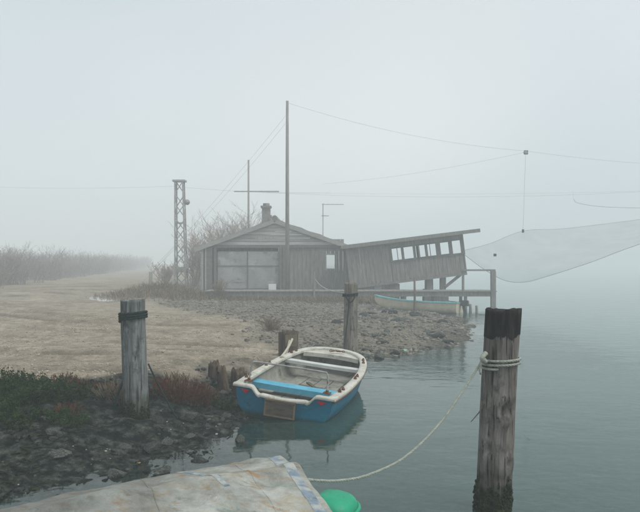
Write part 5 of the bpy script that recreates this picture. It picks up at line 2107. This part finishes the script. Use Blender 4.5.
# ------------------------------------------------------------------ scrub and thicket
def bare_shrub(mb, c, h, spread, seed, stems=14, sub=7, twigs=4, r0=0.03):
    g = random.Random(seed)
    c = Vector(c)
    for i in range(stems):
        a = g.uniform(0, 6.283)
        d = Vector((math.cos(a) * spread * g.uniform(0.2, 1), math.sin(a) * spread * g.uniform(0.2, 1), h * g.uniform(0.6, 1.0)))
        p0 = c + Vector((g.uniform(-0.25, 0.25) * spread, g.uniform(-0.25, 0.25) * spread, -0.1))
        pts = [p0]
        for k in range(1, 6):
            pts.append(p0 + d * (k / 5) + Vector((g.uniform(-1, 1), g.uniform(-1, 1), 0)) * 0.06 * h)
        mb.tube(pts, [r0 * (1 - 0.17 * k) for k in range(6)], 4, False)
        for s in range(sub):
            u = g.uniform(0.25, 1.0)
            k = min(4, int(u * 5))
            q = pts[k].lerp(pts[k + 1], u * 5 - k if u < 1 else 1)
            dd = (d.normalized() * 0.7 + Vector((g.uniform(-1, 1), g.uniform(-1, 1), g.uniform(-0.1, 0.8)))).normalized()
            L = h * g.uniform(0.15, 0.35)
            e = q + dd * L
            mb.tube([q, e], [r0 * 0.4, r0 * 0.15], 3, False)
            for t_ in range(twigs):
                w_ = q.lerp(e, g.uniform(0.2, 1))
                d3 = (dd + Vector((g.uniform(-1, 1), g.uniform(-1, 1), g.uniform(-0.3, 0.9))) * 0.9).normalized()
                blade(mb, w_, d3, L * g.uniform(0.25, 0.6), r0 * 0.3, 0.15, g)


for k, (px0, py0, Y_, sp_w, lab) in enumerate(((193, 234, 38.5, 1.0, 'leafless shrub just right of the lattice tower'), (207, 224, 39.5, 1.1, 'leafless shrub showing at the left edge of the hut'), (226, 218, 41, 1.4, 'leafless shrub rising behind the left slope of the hut roof'), (243, 217, 42, 1.3, 'leafless shrub behind the roof by the crossbar pole'), (258, 216, 43, 1.2, 'leafless shrub behind the roof near the chimney'), (166, 262, 38, 0.8, 'low leafless shrub between short post and tower'))):
    tp = P(px0, py0, Y_)
    q = MB()
    zz = gz(tp.x, Y_)
    bare_shrub(q, (0, 0, 0), tp.z - zz, sp_w, 300 + k, 26, 9, 5, 0.026)
    o = q.build('bare_shrub', M['twig'])
    o.location = (tp.x, Y_, zz)
    tag(o, lab, 'shrub', 'leafless shrubs around the hut')

q = MB()
g5 = random.Random(77)
for k in range(330):
    Y_ = 28 + 122 * g5.random() ** 1.6
    u = (Y_ - 28) / 122
    # along the far left side of the track
    x = -14.2 - u * 24 - abs(g5.gauss(0, 3.5)) - 0.6
    h_ = g5.uniform(0.9, 2.2) + 0.4 * u
    bare_shrub(q, (x, Y_, gz(x, Y_)), h_, g5.uniform(0.8, 1.5), 900 + k, 14, 9, 5, 0.014)
tag(q.build('thicket', M['thick']), 'hazy brown thicket along the left side of the track', kind='stuff')

# dry grass and scrub mound left of the hut and along the pier
q = MB()
g6 = random.Random(78)
for k in range(5200):
    if k < 3600:
        x, y = g6.gauss(-7.0, 1.5), g6.gauss(28.3, 1.2)
        hgt = g6.uniform(0.25, 0.75) * max(0.35, 1 - abs(x + 7.0) / 4.2)
    else:
        x, y = g6.uniform(-5.6, 3.0), PY + g6.gauss(-0.5, 0.45)
        hgt = g6.uniform(0.08, 0.34)
    if float(shore_dist(np.array([x]), np.array([y]))[0]) < 0.1:
        continue
    p = Vector((x, y, 0.0))
    q_d = Vector((g6.gauss(0, 0.35), g6.gauss(0, 0.35), 1))
    p.z = 0.24 + 0.3 * math.exp(-((x + 7.0) / 2.2) ** 2 - ((y - 28.3) / 1.6) ** 2)
    blade(q, p, q_d, hgt, 0.014, 0.35, g6)
tag(q.build('dry_grass', M['dryweed']), 'dry brown grass and scrub before the hut and tower', kind='stuff')
q = MB()
bare_shrub(q, (0, 0, 0), 0.9, 0.45, 551, 30, 8, 4, 0.012)
o = q.build('low_bush', M['dryweed']); o.location = (-4.15, 27.0, 0.25)
tag(o, 'small dark bush in front of the glazed bay of the hut', 'bush')
q = MB()
bare_shrub(q, (0, 0, 0), 0.42, 0.34, 552, 40, 8, 4, 0.008)
o = q.build('low_bush', M['dryweed']); o.location = (-1.15, 15.6, gz(-1.15, 15.6))
tag(o, 'low brown tuft on the sand behind the squared stump', 'bush')

# puddle on the track
pd = MB()
pz0 = 0.42 - 0.022
ring = []
for j in range(40):
    a = 2 * math.pi * j / 40
    rr = 1.12
    ring.append((-8.7 + 1.0 * rr * math.cos(a) - 0.8 * rr * math.sin(a), 27.5 + 3.2 * rr * math.sin(a), pz0))
pd.add(ring, [tuple(range(40))])
pm, t, b, out = nodes_of('puddle_water')
b.inputs['Base Color'].default_value = (0.25, 0.24, 0.21, 1)
b.inputs['Roughness'].default_value = 0.04
tag(pd.build('puddle', pm), 'pale puddle on the track', kind='structure')
